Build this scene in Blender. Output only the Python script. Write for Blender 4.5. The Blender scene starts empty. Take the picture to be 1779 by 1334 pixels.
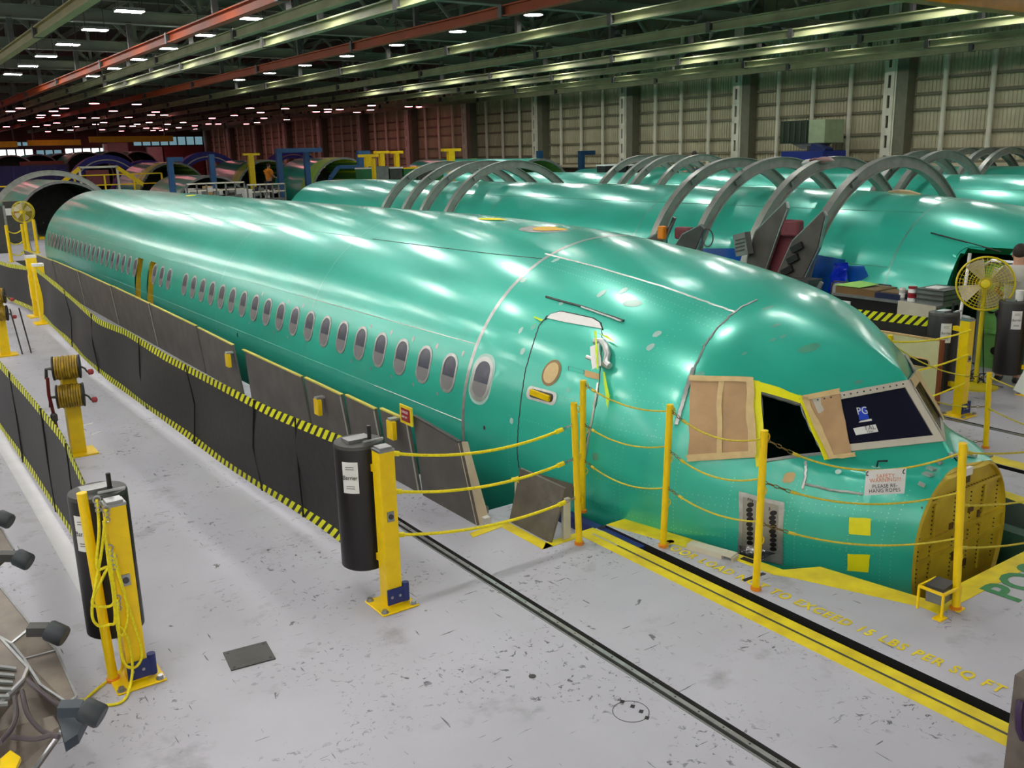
import bpy, bmesh, math, random
import numpy as np
from mathutils import Vector, Matrix

random.seed(7)
SC = bpy.context.scene
COL = SC.collection

# ------------------------------------------------------------------ camera
# world: +X across the bays, +Y towards the tail of the aircraft, floor at z = 0
F_PX = 1621.36
PITCH, YAW, ROLL = .243786, .606756, .024603
CAM = np.array([0., 0., 3.0])
_f = np.array([math.sin(YAW)*math.cos(PITCH), math.cos(YAW)*math.cos(PITCH), -math.sin(PITCH)])
_r = np.array([math.cos(YAW), -math.sin(YAW), 0.])
_d = np.cross(_f, _r)
_c, _s = math.cos(ROLL), math.sin(ROLL)
CM = np.array([_c*_r + _s*_d, -_s*_r + _c*_d, _f])
cam = bpy.data.objects.new('camera', bpy.data.cameras.new('camera'))
COL.objects.link(cam)
cam.data.sensor_width = 36.0
cam.data.lens = 36.0*F_PX/1779.0
cam.data.clip_end = 500
cam.matrix_world = Matrix(((CM[0][0], -CM[1][0], -CM[2][0], CAM[0]),
                           (CM[0][1], -CM[1][1], -CM[2][1], CAM[1]),
                           (CM[0][2], -CM[1][2], -CM[2][2], CAM[2]),
                           (0, 0, 0, 1)))
SC.camera = cam

# ------------------------------------------------------------------ world, exposure
W = bpy.data.worlds.new('world'); SC.world = W; W.use_nodes = True
W.node_tree.nodes['Background'].inputs[0].default_value = (.55, .6, .62, 1)
W.node_tree.nodes['Background'].inputs[1].default_value = .25
SC.view_settings.view_transform = 'Standard'
SC.view_settings.look = 'None'
SC.view_settings.exposure = -0.42
SC.view_settings.gamma = 1
SC.view_settings.use_curve_mapping = False
try:
    SC.cycles.use_denoising = True
    SC.cycles.max_bounces = 6
    SC.cycles.diffuse_bounces = 4
    SC.cycles.glossy_bounces = 3
    SC.cycles.sample_clamp_indirect = 6
except Exception:
    pass
LAMP_E = 115.0          # exitance of the white lamps
LAMP_FAR = 26.0        # of the reddish lamps at the far end

# ------------------------------------------------------------------ survey helpers: sight lines of the camera meeting real surfaces
def ray(px, py):
    return CM.T @ np.array([(px-889.5)/F_PX, (py-667.)/F_PX, 1.])
def fz(px, py, z=0.):
    r = ray(px, py); return Vector(CAM + r*((z-CAM[2])/r[2]))
def fx(px, py, x):
    r = ray(px, py); return Vector(CAM + r*(x/r[0]))
def fy(px, py, y):
    r = ray(px, py); return Vector(CAM + r*(y/r[1]))

# ------------------------------------------------------------------ materials
MATS = {}
def lin(c):
    return tuple(((v/255.)/12.92 if v/255. <= .04045 else ((v/255.+.055)/1.055)**2.4) for v in c)
def pm(name, rgb, rough=.5, metal=0., var=.12, scale=4., bump=0., spec=.5, coat=0., emit=0., alpha=1., trans=0., rgb2=None, detail=4.):
    if name in MATS: return MATS[name]
    m = bpy.data.materials.new(name); m.use_nodes = True
    nt = m.node_tree; b = nt.nodes['Principled BSDF']
    c = lin(rgb)
    b.inputs['Roughness'].default_value = rough
    b.inputs['Metallic'].default_value = metal
    b.inputs['Specular IOR Level'].default_value = spec
    if coat: b.inputs['Coat Weight'].default_value = coat; b.inputs['Coat Roughness'].default_value = .15
    if var > 0 or rgb2:
        tc = nt.nodes.new('ShaderNodeTexCoord'); n = nt.nodes.new('ShaderNodeTexNoise')
        n.inputs['Scale'].default_value = scale; n.inputs['Detail'].default_value = detail
        nt.links.new(tc.outputs['Object'], n.inputs['Vector'])
        r = nt.nodes.new('ShaderNodeValToRGB')
        r.color_ramp.elements[0].position = .3; r.color_ramp.elements[1].position = .72
        lo = tuple(v*(1-var) for v in c); hi = tuple(min(1, v*(1+var)) for v in c)
        if rgb2: lo = lin(rgb2); hi = c
        r.color_ramp.elements[0].color = (*lo, 1); r.color_ramp.elements[1].color = (*hi, 1)
        nt.links.new(n.outputs['Fac'], r.inputs['Fac'])
        nt.links.new(r.outputs['Color'], b.inputs['Base Color'])
        if bump:
            bp = nt.nodes.new('ShaderNodeBump'); bp.inputs['Strength'].default_value = bump; bp.inputs['Distance'].default_value = .02
            nt.links.new(n.outputs['Fac'], bp.inputs['Height']); nt.links.new(bp.outputs['Normal'], b.inputs['Normal'])
    else:
        b.inputs['Base Color'].default_value = (*c, 1)
    if emit:
        b.inputs['Emission Color'].default_value = (*c, 1); b.inputs['Emission Strength'].default_value = emit
    if trans:
        b.inputs['Transmission Weight'].default_value = trans
    if alpha < 1:
        b.inputs['Alpha'].default_value = alpha
    MATS[name] = m
    return m

def hull_mat(name, rgb, rgb2, rough=.3, metal=.22):
    m = bpy.data.materials.new(name); m.use_nodes = True
    nt = m.node_tree; N = nt.nodes; L = nt.links; b = N['Principled BSDF']
    tc = N.new('ShaderNodeTexCoord')
    mp = N.new('ShaderNodeMapping'); mp.inputs['Scale'].default_value = (1, .35, 1); L.new(tc.outputs['Object'], mp.inputs['Vector'])
    n = N.new('ShaderNodeTexNoise'); n.inputs['Scale'].default_value = 1.6; n.inputs['Detail'].default_value = 5; L.new(mp.outputs['Vector'], n.inputs['Vector'])
    r = N.new('ShaderNodeValToRGB'); r.color_ramp.elements[0].position = .32; r.color_ramp.elements[1].position = .7
    r.color_ramp.elements[0].color = (*lin(rgb2), 1); r.color_ramp.elements[1].color = (*lin(rgb), 1)
    L.new(n.outputs['Fac'], r.inputs['Fac']); L.new(r.outputs['Color'], b.inputs['Base Color'])
    n2 = N.new('ShaderNodeTexNoise'); n2.inputs['Scale'].default_value = 9; n2.inputs['Detail'].default_value = 6; L.new(tc.outputs['Object'], n2.inputs['Vector'])
    mr = N.new('ShaderNodeMapRange'); mr.inputs['To Min'].default_value = rough-.05; mr.inputs['To Max'].default_value = rough+.07
    L.new(n2.outputs['Fac'], mr.inputs['Value']); L.new(mr.outputs['Result'], b.inputs['Roughness'])
    b.inputs['Metallic'].default_value = metal
    b.inputs['Specular IOR Level'].default_value = .6
    b.inputs['Coat Weight'].default_value = .7; b.inputs['Coat Roughness'].default_value = .16
    MATS[name] = m
    return m

def floor_mat(name):
    m = bpy.data.materials.new(name); m.use_nodes = True
    nt = m.node_tree; N = nt.nodes; L = nt.links; b = N['Principled BSDF']
    tc = N.new('ShaderNodeTexCoord')
    def noise(sc, det, rough=.5, mapsc=None, dist=0):
        n = N.new('ShaderNodeTexNoise'); n.inputs['Scale'].default_value = sc; n.inputs['Detail'].default_value = det; n.inputs['Roughness'].default_value = rough
        n.inputs['Distortion'].default_value = dist
        if mapsc:
            mp = N.new('ShaderNodeMapping'); mp.inputs['Scale'].default_value = mapsc[:3]; mp.inputs['Rotation'].default_value = (0, 0, mapsc[3])
            L.new(tc.outputs['Object'], mp.inputs['Vector']); L.new(mp.outputs['Vector'], n.inputs['Vector'])
        else: L.new(tc.outputs['Object'], n.inputs['Vector'])
        return n
    def ramp(src, p0, p1, c0, c1):
        r = N.new('ShaderNodeValToRGB'); r.color_ramp.elements[0].position = p0; r.color_ramp.elements[1].position = p1
        r.color_ramp.elements[0].color = (*c0, 1); r.color_ramp.elements[1].color = (*c1, 1); L.new(src, r.inputs['Fac']); return r.outputs['Color']
    def mul(a, bb):
        x = N.new('ShaderNodeMix'); x.data_type = 'RGBA'; x.blend_type = 'MULTIPLY'; x.inputs[0].default_value = 1
        L.new(a, x.inputs[6]); L.new(bb, x.inputs[7]); return x.outputs[2]
    base = ramp(noise(.5, 6, .6).outputs['Fac'], .3, .7, lin((170, 170, 178)), lin((190, 190, 199)))
    blot = ramp(noise(1.7, 8, .65).outputs['Fac'], .27, .42, lin((205, 203, 200)), (1, 1, 1))
    def lighten(a, bb):
        x = N.new('ShaderNodeMix'); x.data_type = 'RGBA'; x.blend_type = 'LIGHTEN'; x.inputs[0].default_value = 1
        L.new(a, x.inputs[6]); L.new(bb, x.inputs[7]); return x.outputs[2]
    clus = ramp(noise(1.1, 4, .6).outputs['Fac'], .50, .66, (1, 1, 1), (0, 0, 0))
    spots = lighten(ramp(noise(22, 4, .6, None, .8).outputs['Fac'], .35, .40, lin((132, 130, 130)), (1, 1, 1)), clus)
    stain = ramp(noise(4.5, 4, .55, None, 1.2).outputs['Fac'], .27, .30, lin((150, 146, 142)), (1, 1, 1))
    spots = mul(spots, stain)
    scr = ramp(noise(3.2, 3, .5, (1.2, 14, 1, .5)).outputs['Fac'], .275, .30, lin((140, 138, 136)), (1, 1, 1))
    scr2 = ramp(noise(2.6, 3, .5, (16, 1.3, 1, -.35)).outputs['Fac'], .272, .295, lin((150, 148, 146)), (1, 1, 1))
    c = mul(mul(mul(base, blot), mul(spots, scr)), scr2)
    L.new(c, b.inputs['Base Color'])
    mr = N.new('ShaderNodeMapRange'); mr.inputs['To Min'].default_value = .32; mr.inputs['To Max'].default_value = .55
    L.new(noise(2.2, 5).outputs['Fac'], mr.inputs['Value']); L.new(mr.outputs['Result'], b.inputs['Roughness'])
    b.inputs['Specular IOR Level'].default_value = .35
    MATS[name] = m
    return m

def stripe_mat(name, period=.11, slant=1.0):
    m = bpy.data.materials.new(name); m.use_nodes = True
    nt = m.node_tree; N = nt.nodes; L = nt.links; b = N['Principled BSDF']
    uv = N.new('ShaderNodeUVMap'); sp = N.new('ShaderNodeSeparateXYZ'); L.new(uv.outputs['UV'], sp.inputs[0])
    a = N.new('ShaderNodeMath'); a.operation = 'MULTIPLY_ADD'; L.new(sp.outputs['Y'], a.inputs[0]); a.inputs[1].default_value = slant; L.new(sp.outputs['X'], a.inputs[2])
    d = N.new('ShaderNodeMath'); d.operation = 'DIVIDE'; L.new(a.outputs[0], d.inputs[0]); d.inputs[1].default_value = period
    fr = N.new('ShaderNodeMath'); fr.operation = 'FRACT'; L.new(d.outputs[0], fr.inputs[0])
    r = N.new('ShaderNodeValToRGB'); r.color_ramp.interpolation = 'CONSTANT'
    r.color_ramp.elements[0].position = 0; r.color_ramp.elements[0].color = (*lin((16, 16, 14)), 1)
    r.color_ramp.elements[1].position = .42; r.color_ramp.elements[1].color = (*lin((222, 226, 22)), 1)
    L.new(fr.outputs[0], r.inputs['Fac']); L.new(r.outputs['Color'], b.inputs['Base Color'])
    b.inputs['Roughness'].default_value = .55
    MATS[name] = m
    return m

def lamp_mat(name, col, strength):
    m = bpy.data.materials.new(name); m.use_nodes = True
    nt = m.node_tree; nt.nodes.clear()
    o = nt.nodes.new('ShaderNodeOutputMaterial'); e = nt.nodes.new('ShaderNodeEmission')
    e.inputs[0].default_value = (*col, 1); e.inputs[1].default_value = strength
    nt.links.new(e.outputs[0], o.inputs[0])
    MATS[name] = m
    return m

G1 = hull_mat('hull_green', (60, 204, 178), (44, 182, 156))
G2 = hull_mat('hull_green_far', (64, 214, 188), (50, 196, 170))
FLOOR = floor_mat('floor_paint')
STRIPE = stripe_mat('hazard_print')
LAMP_W = lamp_mat('lamp_white', (1, .97, .93), LAMP_E)
LAMP_R = lamp_mat('lamp_pink', (1, .30, .34), LAMP_FAR)
YEL = pm('yellow_paint', (246, 208, 0), .38, var=.08, scale=9)
YELF = pm('floor_yellow', (240, 222, 20), .5, rgb2=(206, 182, 24), scale=5)
YELR = pm('rope_yellow', (238, 222, 20), .6, var=.15, scale=60)
OLIVE = pm('rope_olive', (196, 178, 40), .6, var=.2, scale=60)
BLK = pm('black_plastic', (20, 17, 20), .42, var=.2, scale=8)
BLKF = pm('black_fabric', (38, 36, 36), .7, var=.18, scale=14, bump=.15)
STEEL = pm('steel', (170, 172, 172), .32, .85, var=.15, scale=12)
ALU = pm('bare_aluminium', (196, 198, 194), .34, .7, var=.18, scale=14)
HOOPM = pm('hoop_metal', (158, 162, 154), .38, .35, var=.15, scale=5)
GREY = pm('grey_metal', (128, 132, 130), .42, .45, var=.18, scale=6)
DGREY = pm('dark_grey_metal', (74, 74, 72), .5, .4, var=.2, scale=6)
BOARD = pm('grey_board', (92, 88, 84), .6, var=.2, scale=3.5, bump=.05)
BOARDC = pm('cream_board', (214, 206, 158), .5, var=.08, scale=4)
WOOD = pm('plywood', (206, 170, 116), .6, var=.15, scale=7)
BLUE = pm('blue_paint', (28, 44, 108), .45, var=.12, scale=8)
BLUE2 = pm('blue_jig', (32, 52, 150), .45, var=.15, scale=2)
BLUEG = pm('blue_gantry', (34, 84, 132), .45, var=.12, scale=4)
RED = pm('red_paint', (150, 26, 38), .4, var=.12, scale=8)
MAROON = pm('maroon_pad', (112, 48, 56), .6, var=.12, scale=10)
WHITE = pm('white_paper', (228, 228, 224), .6, var=.05, scale=8)
TAPE = pm('masking_tape', (212, 186, 132), .6, var=.08, scale=16)
PAPER = pm('kraft_paper', (186, 152, 110), .65, var=.13, scale=5, bump=.35)
TAPEY = pm('yellow_tape', (240, 236, 20), .5, var=.05, scale=12)
BULK = pm('zinc_yellow', (216, 192, 46), .42, .05, rgb2=(170, 142, 30), scale=3.2, detail=6)
LIME = pm('lime_primer', (160, 222, 96), .4, .2, var=.12, scale=2)
GLASS = pm('dark_glass', (26, 28, 44), .08, 0, var=.1, scale=3, spec=.6)
PANE = pm('window_film', (92, 94, 104), .3, 0, rgb2=(52, 56, 74), scale=5)
DARK = pm('dark_void', (8, 8, 8), .9, var=0)
WALLM = pm('wall_panel', (214, 208, 176), .55, rgb2=(178, 172, 142), scale=1.1, detail=6)
WALLG = pm('wall_girt', (120, 116, 94), .6, var=.15, scale=2)
COLUM = pm('column_paint', (224, 222, 202), .5, var=.1, scale=2)
ROOF = pm('roof_deck', (58, 60, 52), .8, var=.25, scale=.8)
TRUSS = pm('truss_paint', (108, 114, 102), .55, var=.15, scale=1.5)
RAILC = pm('rail_cream', (150, 154, 114), .6, rgb2=(122, 128, 92), scale=1.4)
RAILO = pm('rail_orange', (150, 62, 20), .6, var=.15, scale=1.2)
RAILV = pm('rail_olive', (128, 124, 70), .5, var=.15, scale=1.2)
PIT = pm('pit_concrete', (96, 100, 92), .7, var=.2, scale=1.5)
BLUEFILM = pm('blue_film', (10, 70, 190), .22, 0, var=.2, scale=4, alpha=.72)
BLUEBAG = pm('blue_bag', (20, 52, 214), .22, 0, var=.35, scale=9, bump=.8)
SKIN = pm('skin', (196, 150, 124), .55, var=.08, scale=14)
SHIRT = pm('shirt_grey', (196, 196, 190), .8, var=.06, scale=12, bump=.2)
HAIR = pm('dark_hair', (44, 36, 32), .7, var=.2, scale=40)
JEANS = pm('dark_trousers', (40, 44, 58), .8, var=.15, scale=20)
CLEAR = pm('clear_film', (220, 226, 226), .2, 0, var=.1, scale=20, alpha=.45)
PURPLE = pm('purple_cable', (52, 26, 66), .45, var=.15, scale=20)
RUBBER = pm('black_rubber', (48, 54, 58), .5, var=.25, scale=9)
CARTM = pm('cart_metal', (142, 132, 120), .42, .5, rgb2=(96, 88, 80), scale=3.5)
GREENP = pm('green_floor_paint', (52, 128, 76), .55, var=.12, scale=9)
GREENB = pm('green_box', (26, 110, 60), .5, var=.1, scale=6)
LTGREEN = pm('door_lining_green', (108, 168, 84), .5, .1, var=.15, scale=5)
ORANGE = pm('orange_part', (226, 136, 22), .45, var=.1, scale=9)

# ------------------------------------------------------------------ mesh builder
def perp(d):
    d = Vector(d).normalized()
    a = Vector((0, 0, 1)) if abs(d.z) < .9 else Vector((1, 0, 0))
    u = d.cross(a).normalized(); return u, d.cross(u).normalized()

class MB:
    def __init__(s):
        s.v = []; s.f = []; s.m = []; s.uv = None
    def add(s, vs, fs, mi=0):
        o = len(s.v); s.v += [tuple(map(float, v)) for v in vs]
        for f in fs: s.f.append(tuple(i+o for i in f)); s.m.append(mi)
        return s
    def box(s, c, sz, rz=0., rx=0., ry=0., mi=0):
        R = Matrix.Rotation(rz, 3, 'Z') @ Matrix.Rotation(ry, 3, 'Y') @ Matrix.Rotation(rx, 3, 'X')
        vs = []
        for i in range(8):
            p = Vector(((i & 1)-.5, ((i >> 1) & 1)-.5, ((i >> 2) & 1)-.5))
            vs.append(Vector(c) + R @ Vector((p.x*sz[0], p.y*sz[1], p.z*sz[2])))
        return s.add(vs, [(0, 2, 3, 1), (4, 5, 7, 6), (0, 1, 5, 4), (2, 6, 7, 3), (0, 4, 6, 2), (1, 3, 7, 5)], mi)
    def bbox(s, a, b, mi=0):
        a = Vector(a); b = Vector(b)
        return s.box((a+b)/2, [abs(b[i]-a[i]) for i in range(3)], mi=mi)
    def bar(s, p0, p1, w, h, up=(0, 0, 1), mi=0):
        p0 = Vector(p0); p1 = Vector(p1); d = (p1-p0).normalized(); up = Vector(up)
        if abs(d.dot(up)) > .98: up = Vector((1, 0, 0))
        x = d.cross(up).normalized(); z = x.cross(d).normalized()
        vs = [p + x*(i*w/2) + z*(j*h/2) for p in (p0, p1) for i, j in ((-1, -1), (1, -1), (1, 1), (-1, 1))]
        return s.add(vs, [(3, 2, 1, 0), (4, 5, 6, 7), (0, 1, 5, 4), (1, 2, 6, 5), (2, 3, 7, 6), (3, 0, 4, 7)], mi)
    def cyl(s, p0, p1, r, n=12, r1=None, mi=0, caps=True):
        p0 = Vector(p0); p1 = Vector(p1); u, v = perp(p1-p0); r1 = r if r1 is None else r1
        vs = [p + (u*math.cos(2*math.pi*k/n) + v*math.sin(2*math.pi*k/n))*q for p, q in ((p0, r), (p1, r1)) for k in range(n)]
        fs = [(k, (k+1) % n, n+(k+1) % n, n+k) for k in range(n)]
        if caps: fs += [tuple(range(n-1, -1, -1)), tuple(range(n, 2*n))]
        return s.add(vs, fs, mi)
    def tube(s, pts, r, n=6, closed=False, mi=0):
        pts = [Vector(p) for p in pts]; m = len(pts); vs = []; fs = []
        u = None
        for i, p in enumerate(pts):
            a = pts[(i-1) % m] if (i or closed) else p
            b = pts[(i+1) % m] if (i < m-1 or closed) else p
            d = (b-a).normalized() if (b-a).length > 1e-9 else Vector((0, 0, 1))
            if u is None: u, v = perp(d)
            else:
                u = (u-d*u.dot(d)).normalized(); v = d.cross(u)
            v = d.cross(u)
            rr = r[i] if isinstance(r, (list, tuple)) else r
            vs += [p + (u*math.cos(2*math.pi*k/n) + v*math.sin(2*math.pi*k/n))*rr for k in range(n)]
        for i in range(m if closed else m-1):
            j = (i+1) % m
            fs += [(i*n+k, i*n+(k+1) % n, j*n+(k+1) % n, j*n+k) for k in range(n)]
        if not closed: fs += [tuple(range(n-1, -1, -1)), tuple(range((m-1)*n, m*n))]
        return s.add(vs, fs, mi)
    def lathe(s, prof, c=(0, 0, 0), axis=(0, 0, 1), n=24, mi=0):
        c = Vector(c); d = Vector(axis).normalized(); u, v = perp(d); vs = []; fs = []
        for h, r in prof:
            vs += [c + d*h + (u*math.cos(2*math.pi*k/n) + v*math.sin(2*math.pi*k/n))*max(r, 1e-5) for k in range(n)]
        for i in range(len(prof)-1):
            fs += [(i*n+k, i*n+(k+1) % n, (i+1)*n+(k+1) % n, (i+1)*n+k) for k in range(n)]
        return s.add(vs, fs, mi)
    def prism(s, poly, d, mi=0):
        d = Vector(d); n = len(poly); a = [Vector(p) for p in poly]
        vs = a + [p+d for p in a]
        fs = [tuple(range(n-1, -1, -1)), tuple(range(n, 2*n))] + [(k, (k+1) % n, n+(k+1) % n, n+k) for k in range(n)]
        return s.add(vs, fs, mi)
    def grid(s, rows, mi=0, flip=False):
        o = len(s.v); nu = len(rows[0])
        s.v += [tuple(map(float, p)) for r in rows for p in r]
        for i in range(len(rows)-1):
            for j in range(nu-1):
                q = (o+i*nu+j, o+i*nu+j+1, o+(i+1)*nu+j+1, o+(i+1)*nu+j)
                s.f.append(q[::-1] if flip else q); s.m.append(mi)
        return s
    def build(s, name, mat, parent=None, smooth=35, origin=None):
        me = bpy.data.meshes.new(name)
        o = Vector((0, 0, 0))
        if parent is not None: o = Vector(parent['_o'])
        org = Vector(origin) if origin is not None else o
        me.from_pydata([tuple(Vector(v)-org) for v in s.v], [], s.f)
        mats = mat if isinstance(mat, (list, tuple)) else [mat]
        for x in mats: me.materials.append(x)
        if len(mats) > 1: me.polygons.foreach_set('material_index', s.m)
        if s.uv:
            l = me.uv_layers.new(name='UVMap')
            for lp in me.loops: l.data[lp.index].uv = s.uv[lp.vertex_index]
        me.validate()
        if smooth:
            me.polygons.foreach_set('use_smooth', [True]*len(me.polygons))
            me.set_sharp_from_angle(angle=math.radians(smooth))
        ob = bpy.data.objects.new(name, me); COL.objects.link(ob)
        ob['_o'] = tuple(org)
        if parent is not None: ob.parent = parent
        ob.location = org-o
        return ob

def tag(o, label=None, cat=None, group=None, kind=None):
    if label: o['label'] = label
    if cat: o['category'] = cat
    if group: o['group'] = group
    if kind: o['kind'] = kind
    return o
def thing(name, label, cat, loc=(0, 0, 0), group=None, kind=None):
    o = bpy.data.objects.new(name, None); COL.objects.link(o)
    o.empty_display_size = .1; o.location = loc; o['_o'] = tuple(map(float, loc))
    return tag(o, label, cat, group, kind)
def copy_tree(o, shift=(0, 0, 0), parent=None, label=None, group=None, rz=None):
    c = o.copy(); COL.objects.link(c); c.parent = parent
    if parent is None:
        c.location = o.location + Vector(shift)
        if rz is not None: c.rotation_euler.z = rz
    if label: c['label'] = label
    if group: c['group'] = group
    for ch in o.children: copy_tree(ch, parent=c)
    return c
def text(name, body, size, origin, xdir, ydir, mat, parent, extrude=.0008, align='LEFT', sx=1., space=1.05, bold=0.):
    cu = bpy.data.curves.new(name, 'FONT'); cu.body = body; cu.size = size; cu.extrude = extrude
    cu.align_x = align; cu.align_y = 'CENTER'; cu.materials.append(mat); cu.space_character = space; cu.offset = bold
    cu.resolution_u = 3
    tmp = bpy.data.objects.new(name, cu); COL.objects.link(tmp)
    me = bpy.data.meshes.new_from_object(tmp.evaluated_get(bpy.context.evaluated_depsgraph_get()))
    bpy.data.objects.remove(tmp); bpy.data.curves.remove(cu); me.name = name
    ob = bpy.data.objects.new(name, me); COL.objects.link(ob)
    x = Vector(xdir).normalized(); y = Vector(ydir); y = (y-x*y.dot(x)).normalized(); z = x.cross(y)
    o = Vector(origin) - (Vector(parent['_o']) if parent is not None else Vector((0, 0, 0)))
    ob.parent = parent
    M = Matrix(((x.x*sx, y.x, z.x, o.x), (x.y*sx, y.y, z.y, o.y), (x.z*sx, y.z, z.z, o.z), (0, 0, 0, 1)))
    ob.matrix_local = M
    ob['_o'] = tuple(origin)
    return ob
def catenary(p0, p1, sag, n=14):
    p0 = Vector(p0); p1 = Vector(p1)
    return [p0.lerp(p1, k/n) - Vector((0, 0, sag*4*(k/n)*(1-k/n))) for k in range(n+1)]

# ================================================================== THE SETTING
XL, XR, YF, YB, ZR = -25.0, 33.7, -20.0, 107.0, 9.2
HULL_X = [6.61, 14.6, 21.9, 29.0]
HULL_DY = [0.0, .72, .72, 3.2]
PIT_L = [(3.14, 5.55), (3.90, 5.41), (4.03, 5.16), (4.38, 5.12), (4.76, 5.06), (5.47, 4.91)]
TRK = (3.325, 3.435); SLOT = (4.60, 4.70); TRK2 = (9.62, 9.72); SLOT2 = (8.50, 8.60)
def pit_edge(y): return float(np.interp(y, [a for a, b in PIT_L], [b for a, b in PIT_L]))
def floor_holes(y, mid):
    h = [(TRK[0], TRK[1]), (TRK2[0], TRK2[1])]
    if mid < 5.47: h += [SLOT, SLOT2]
    if 3.14 < mid < 5.47: h.append((pit_edge(y), 13.22-pit_edge(y)))
    if 5.47 < mid < 33.5: h.append((4.12, 9.10))
    if 3.9 < mid < 36.5: h += [(12.4, 16.8), (19.8, 24.0), (26.9, 31.1)]
    h.sort(); o = []
    for a, b in h:
        if o and a <= o[-1][1]: o[-1] = (o[-1][0], max(b, o[-1][1]))
        else: o.append((a, b))
    return o
mb = MB()
YS = [YF, 3.14, 3.9, 4.03, 4.38, 4.76, 5.47, 33.5, 36.5, YB]
for y0, y1 in zip(YS, YS[1:]):
    m = (y0+y1)/2; A = floor_holes(y0, m); B = floor_holes(y1, m)
    ea = [XL] + [v for h in A for v in h] + [XR+.6]; eb = [XL] + [v for h in B for v in h] + [XR+.6]
    for k in range(0, len(ea), 2):
        mb.add([(ea[k], y0, 0), (ea[k+1], y0, 0), (eb[k+1], y1, 0), (eb[k], y1, 0)], [(0, 1, 2, 3)])
floor = tag(mb.build('floor', FLOOR, smooth=0), 'smooth light grey painted concrete factory floor', None, None, 'structure')
# slots and tracks let into the floor
def trough(name, x0, x1, y0, y1, depth, mat):
    m = MB()
    m.add([(x0, y0, 0), (x0, y1, 0), (x0, y1, -depth), (x0, y0, -depth)], [(0, 1, 2, 3)])
    m.add([(x1, y0, 0), (x1, y1, 0), (x1, y1, -depth), (x1, y0, -depth)], [(3, 2, 1, 0)])
    m.add([(x0, y0, -depth), (x1, y0, -depth), (x1, y1, -depth), (x0, y1, -depth)], [(0, 1, 2, 3)])
    return m.build(name, mat, floor, 0)
trough('slot_channel', *SLOT, YF, 5.47, .35, DARK)
trough('slot_channel', *SLOT2, YF, 5.47, .35, DARK)
trough('track_channel', *TRK, YF, YB, .04, DGREY)
trough('track_channel', *TRK2, YF, YB, .04, DGREY)
for a in (TRK, TRK2):
    c = (a[0]+a[1])/2
    MB().bbox((c-.010, YF, -.04), (c+.022, YB, -.002)).build('guide_rail', STEEL, floor, 0)
    MB().bbox((a[0], YF, -.02), (a[0]+.012, YB, .003)).build('track_edge', GREY, floor, 0)
m = MB()
for k in range(60): m.cyl((3.386, 1.0+k*.18, -.003), (3.386, 1.0+k*.18, -.0005), .006, 6)
tag(m.build('rail_bolts', DGREY, floor, 0), kind='stuff')
# pits
def pit(name, outline, depth):
    m = MB(); n = len(outline)
    m.add([(x, y, 0) for x, y in outline] + [(x, y, -depth) for x, y in outline], [(k, (k+1) % n, n+(k+1) % n, n+k) for k in range(n)] + [tuple(range(n, 2*n))])
    return m.build(name, PIT, floor, 0)
o1 = [(b, a) for a, b in PIT_L] + [(4.12, 5.47), (4.12, 33.5)]
o1 = o1 + [(13.22-x, y) for x, y in o1[::-1]]
pit('assembly_pit', o1, 2.3)
for x0, x1 in ((12.4, 16.8), (19.8, 24.0), (26.9, 31.1)):
    pit('assembly_pit', [(x0, 3.9), (x0, 36.5), (x1, 36.5), (x1, 3.9)], 2.3)
# a lower tread beside the hull and a plywood bottom in front of the nose
MB().bbox((4.12, 5.5, -.16), (4.78, 6.6, -.12)).build('pit_tread', FLOOR, floor, 0)
MB().bbox((5.6, 3.16, -.5), (7.6, 3.46, -.46)).build('pit_board', WOOD, floor, 0)
MB().bbox((7.45, 3.2, -.55), (7.6, 3.9, -.15)).build('pit_shield', pm('pit_green', (58, 92, 70), .6), floor, 0)

def fline(pts, name='floor_line', mat=YELF, z=.003):
    MB().prism([(x, y, 0) for x, y in pts], (0, 0, z)).build(name, mat, floor, 0)
fline([(3.70, 5.93), (4.10, 5.98), (4.10, 6.07), (3.72, 6.02)])
fline([(4.00, 5.40), (4.10, 5.40), (4.10, 6.0), (4.00, 5.96)])
fline([(4.00, 5.40), (4.58, 5.40), (4.58, 5.49), (4.10, 5.49)])
fline([(4.40, -6), (4.49, -6), (4.49, 5.40), (4.40, 5.40)])
fline([(4.512, -6), (4.60, -6), (4.60, 5.40), (4.512, 5.40)])
fline([(4.49, -6), (4.512, -6), (4.512, 5.10), (4.49, 5.10)], 'groove_line', DGREY, .002)
fline([(8.61, -6), (8.80, -6), (8.80, 5.40), (8.61, 5.40)])
for ya, yb, w0, w1 in ((5.47, 4.60, .20, .16), (4.42, 4.03, .10, .12), (4.03, 3.90, .12, .30), (3.90, 3.14, .30, .14)):
    fline([(pit_edge(ya)-w0, ya), (pit_edge(yb)-w1, yb), (pit_edge(yb), yb), (pit_edge(ya), ya)])
    fline([(13.22-pit_edge(ya)+.14, ya), (13.22-pit_edge(yb)+.14, yb), (13.22-pit_edge(yb), yb), (13.22-pit_edge(ya), ya)])
fline([(5.42, 2.98), (7.82, 2.98), (7.82, 3.14), (5.42, 3.14)])
fline([(.93, 6.1), (1.06, 6.1), (1.08, 30), (.95, 30)], 'pale_line', pm('pale_line_paint', (196, 196, 200), .5, var=.06))
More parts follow.
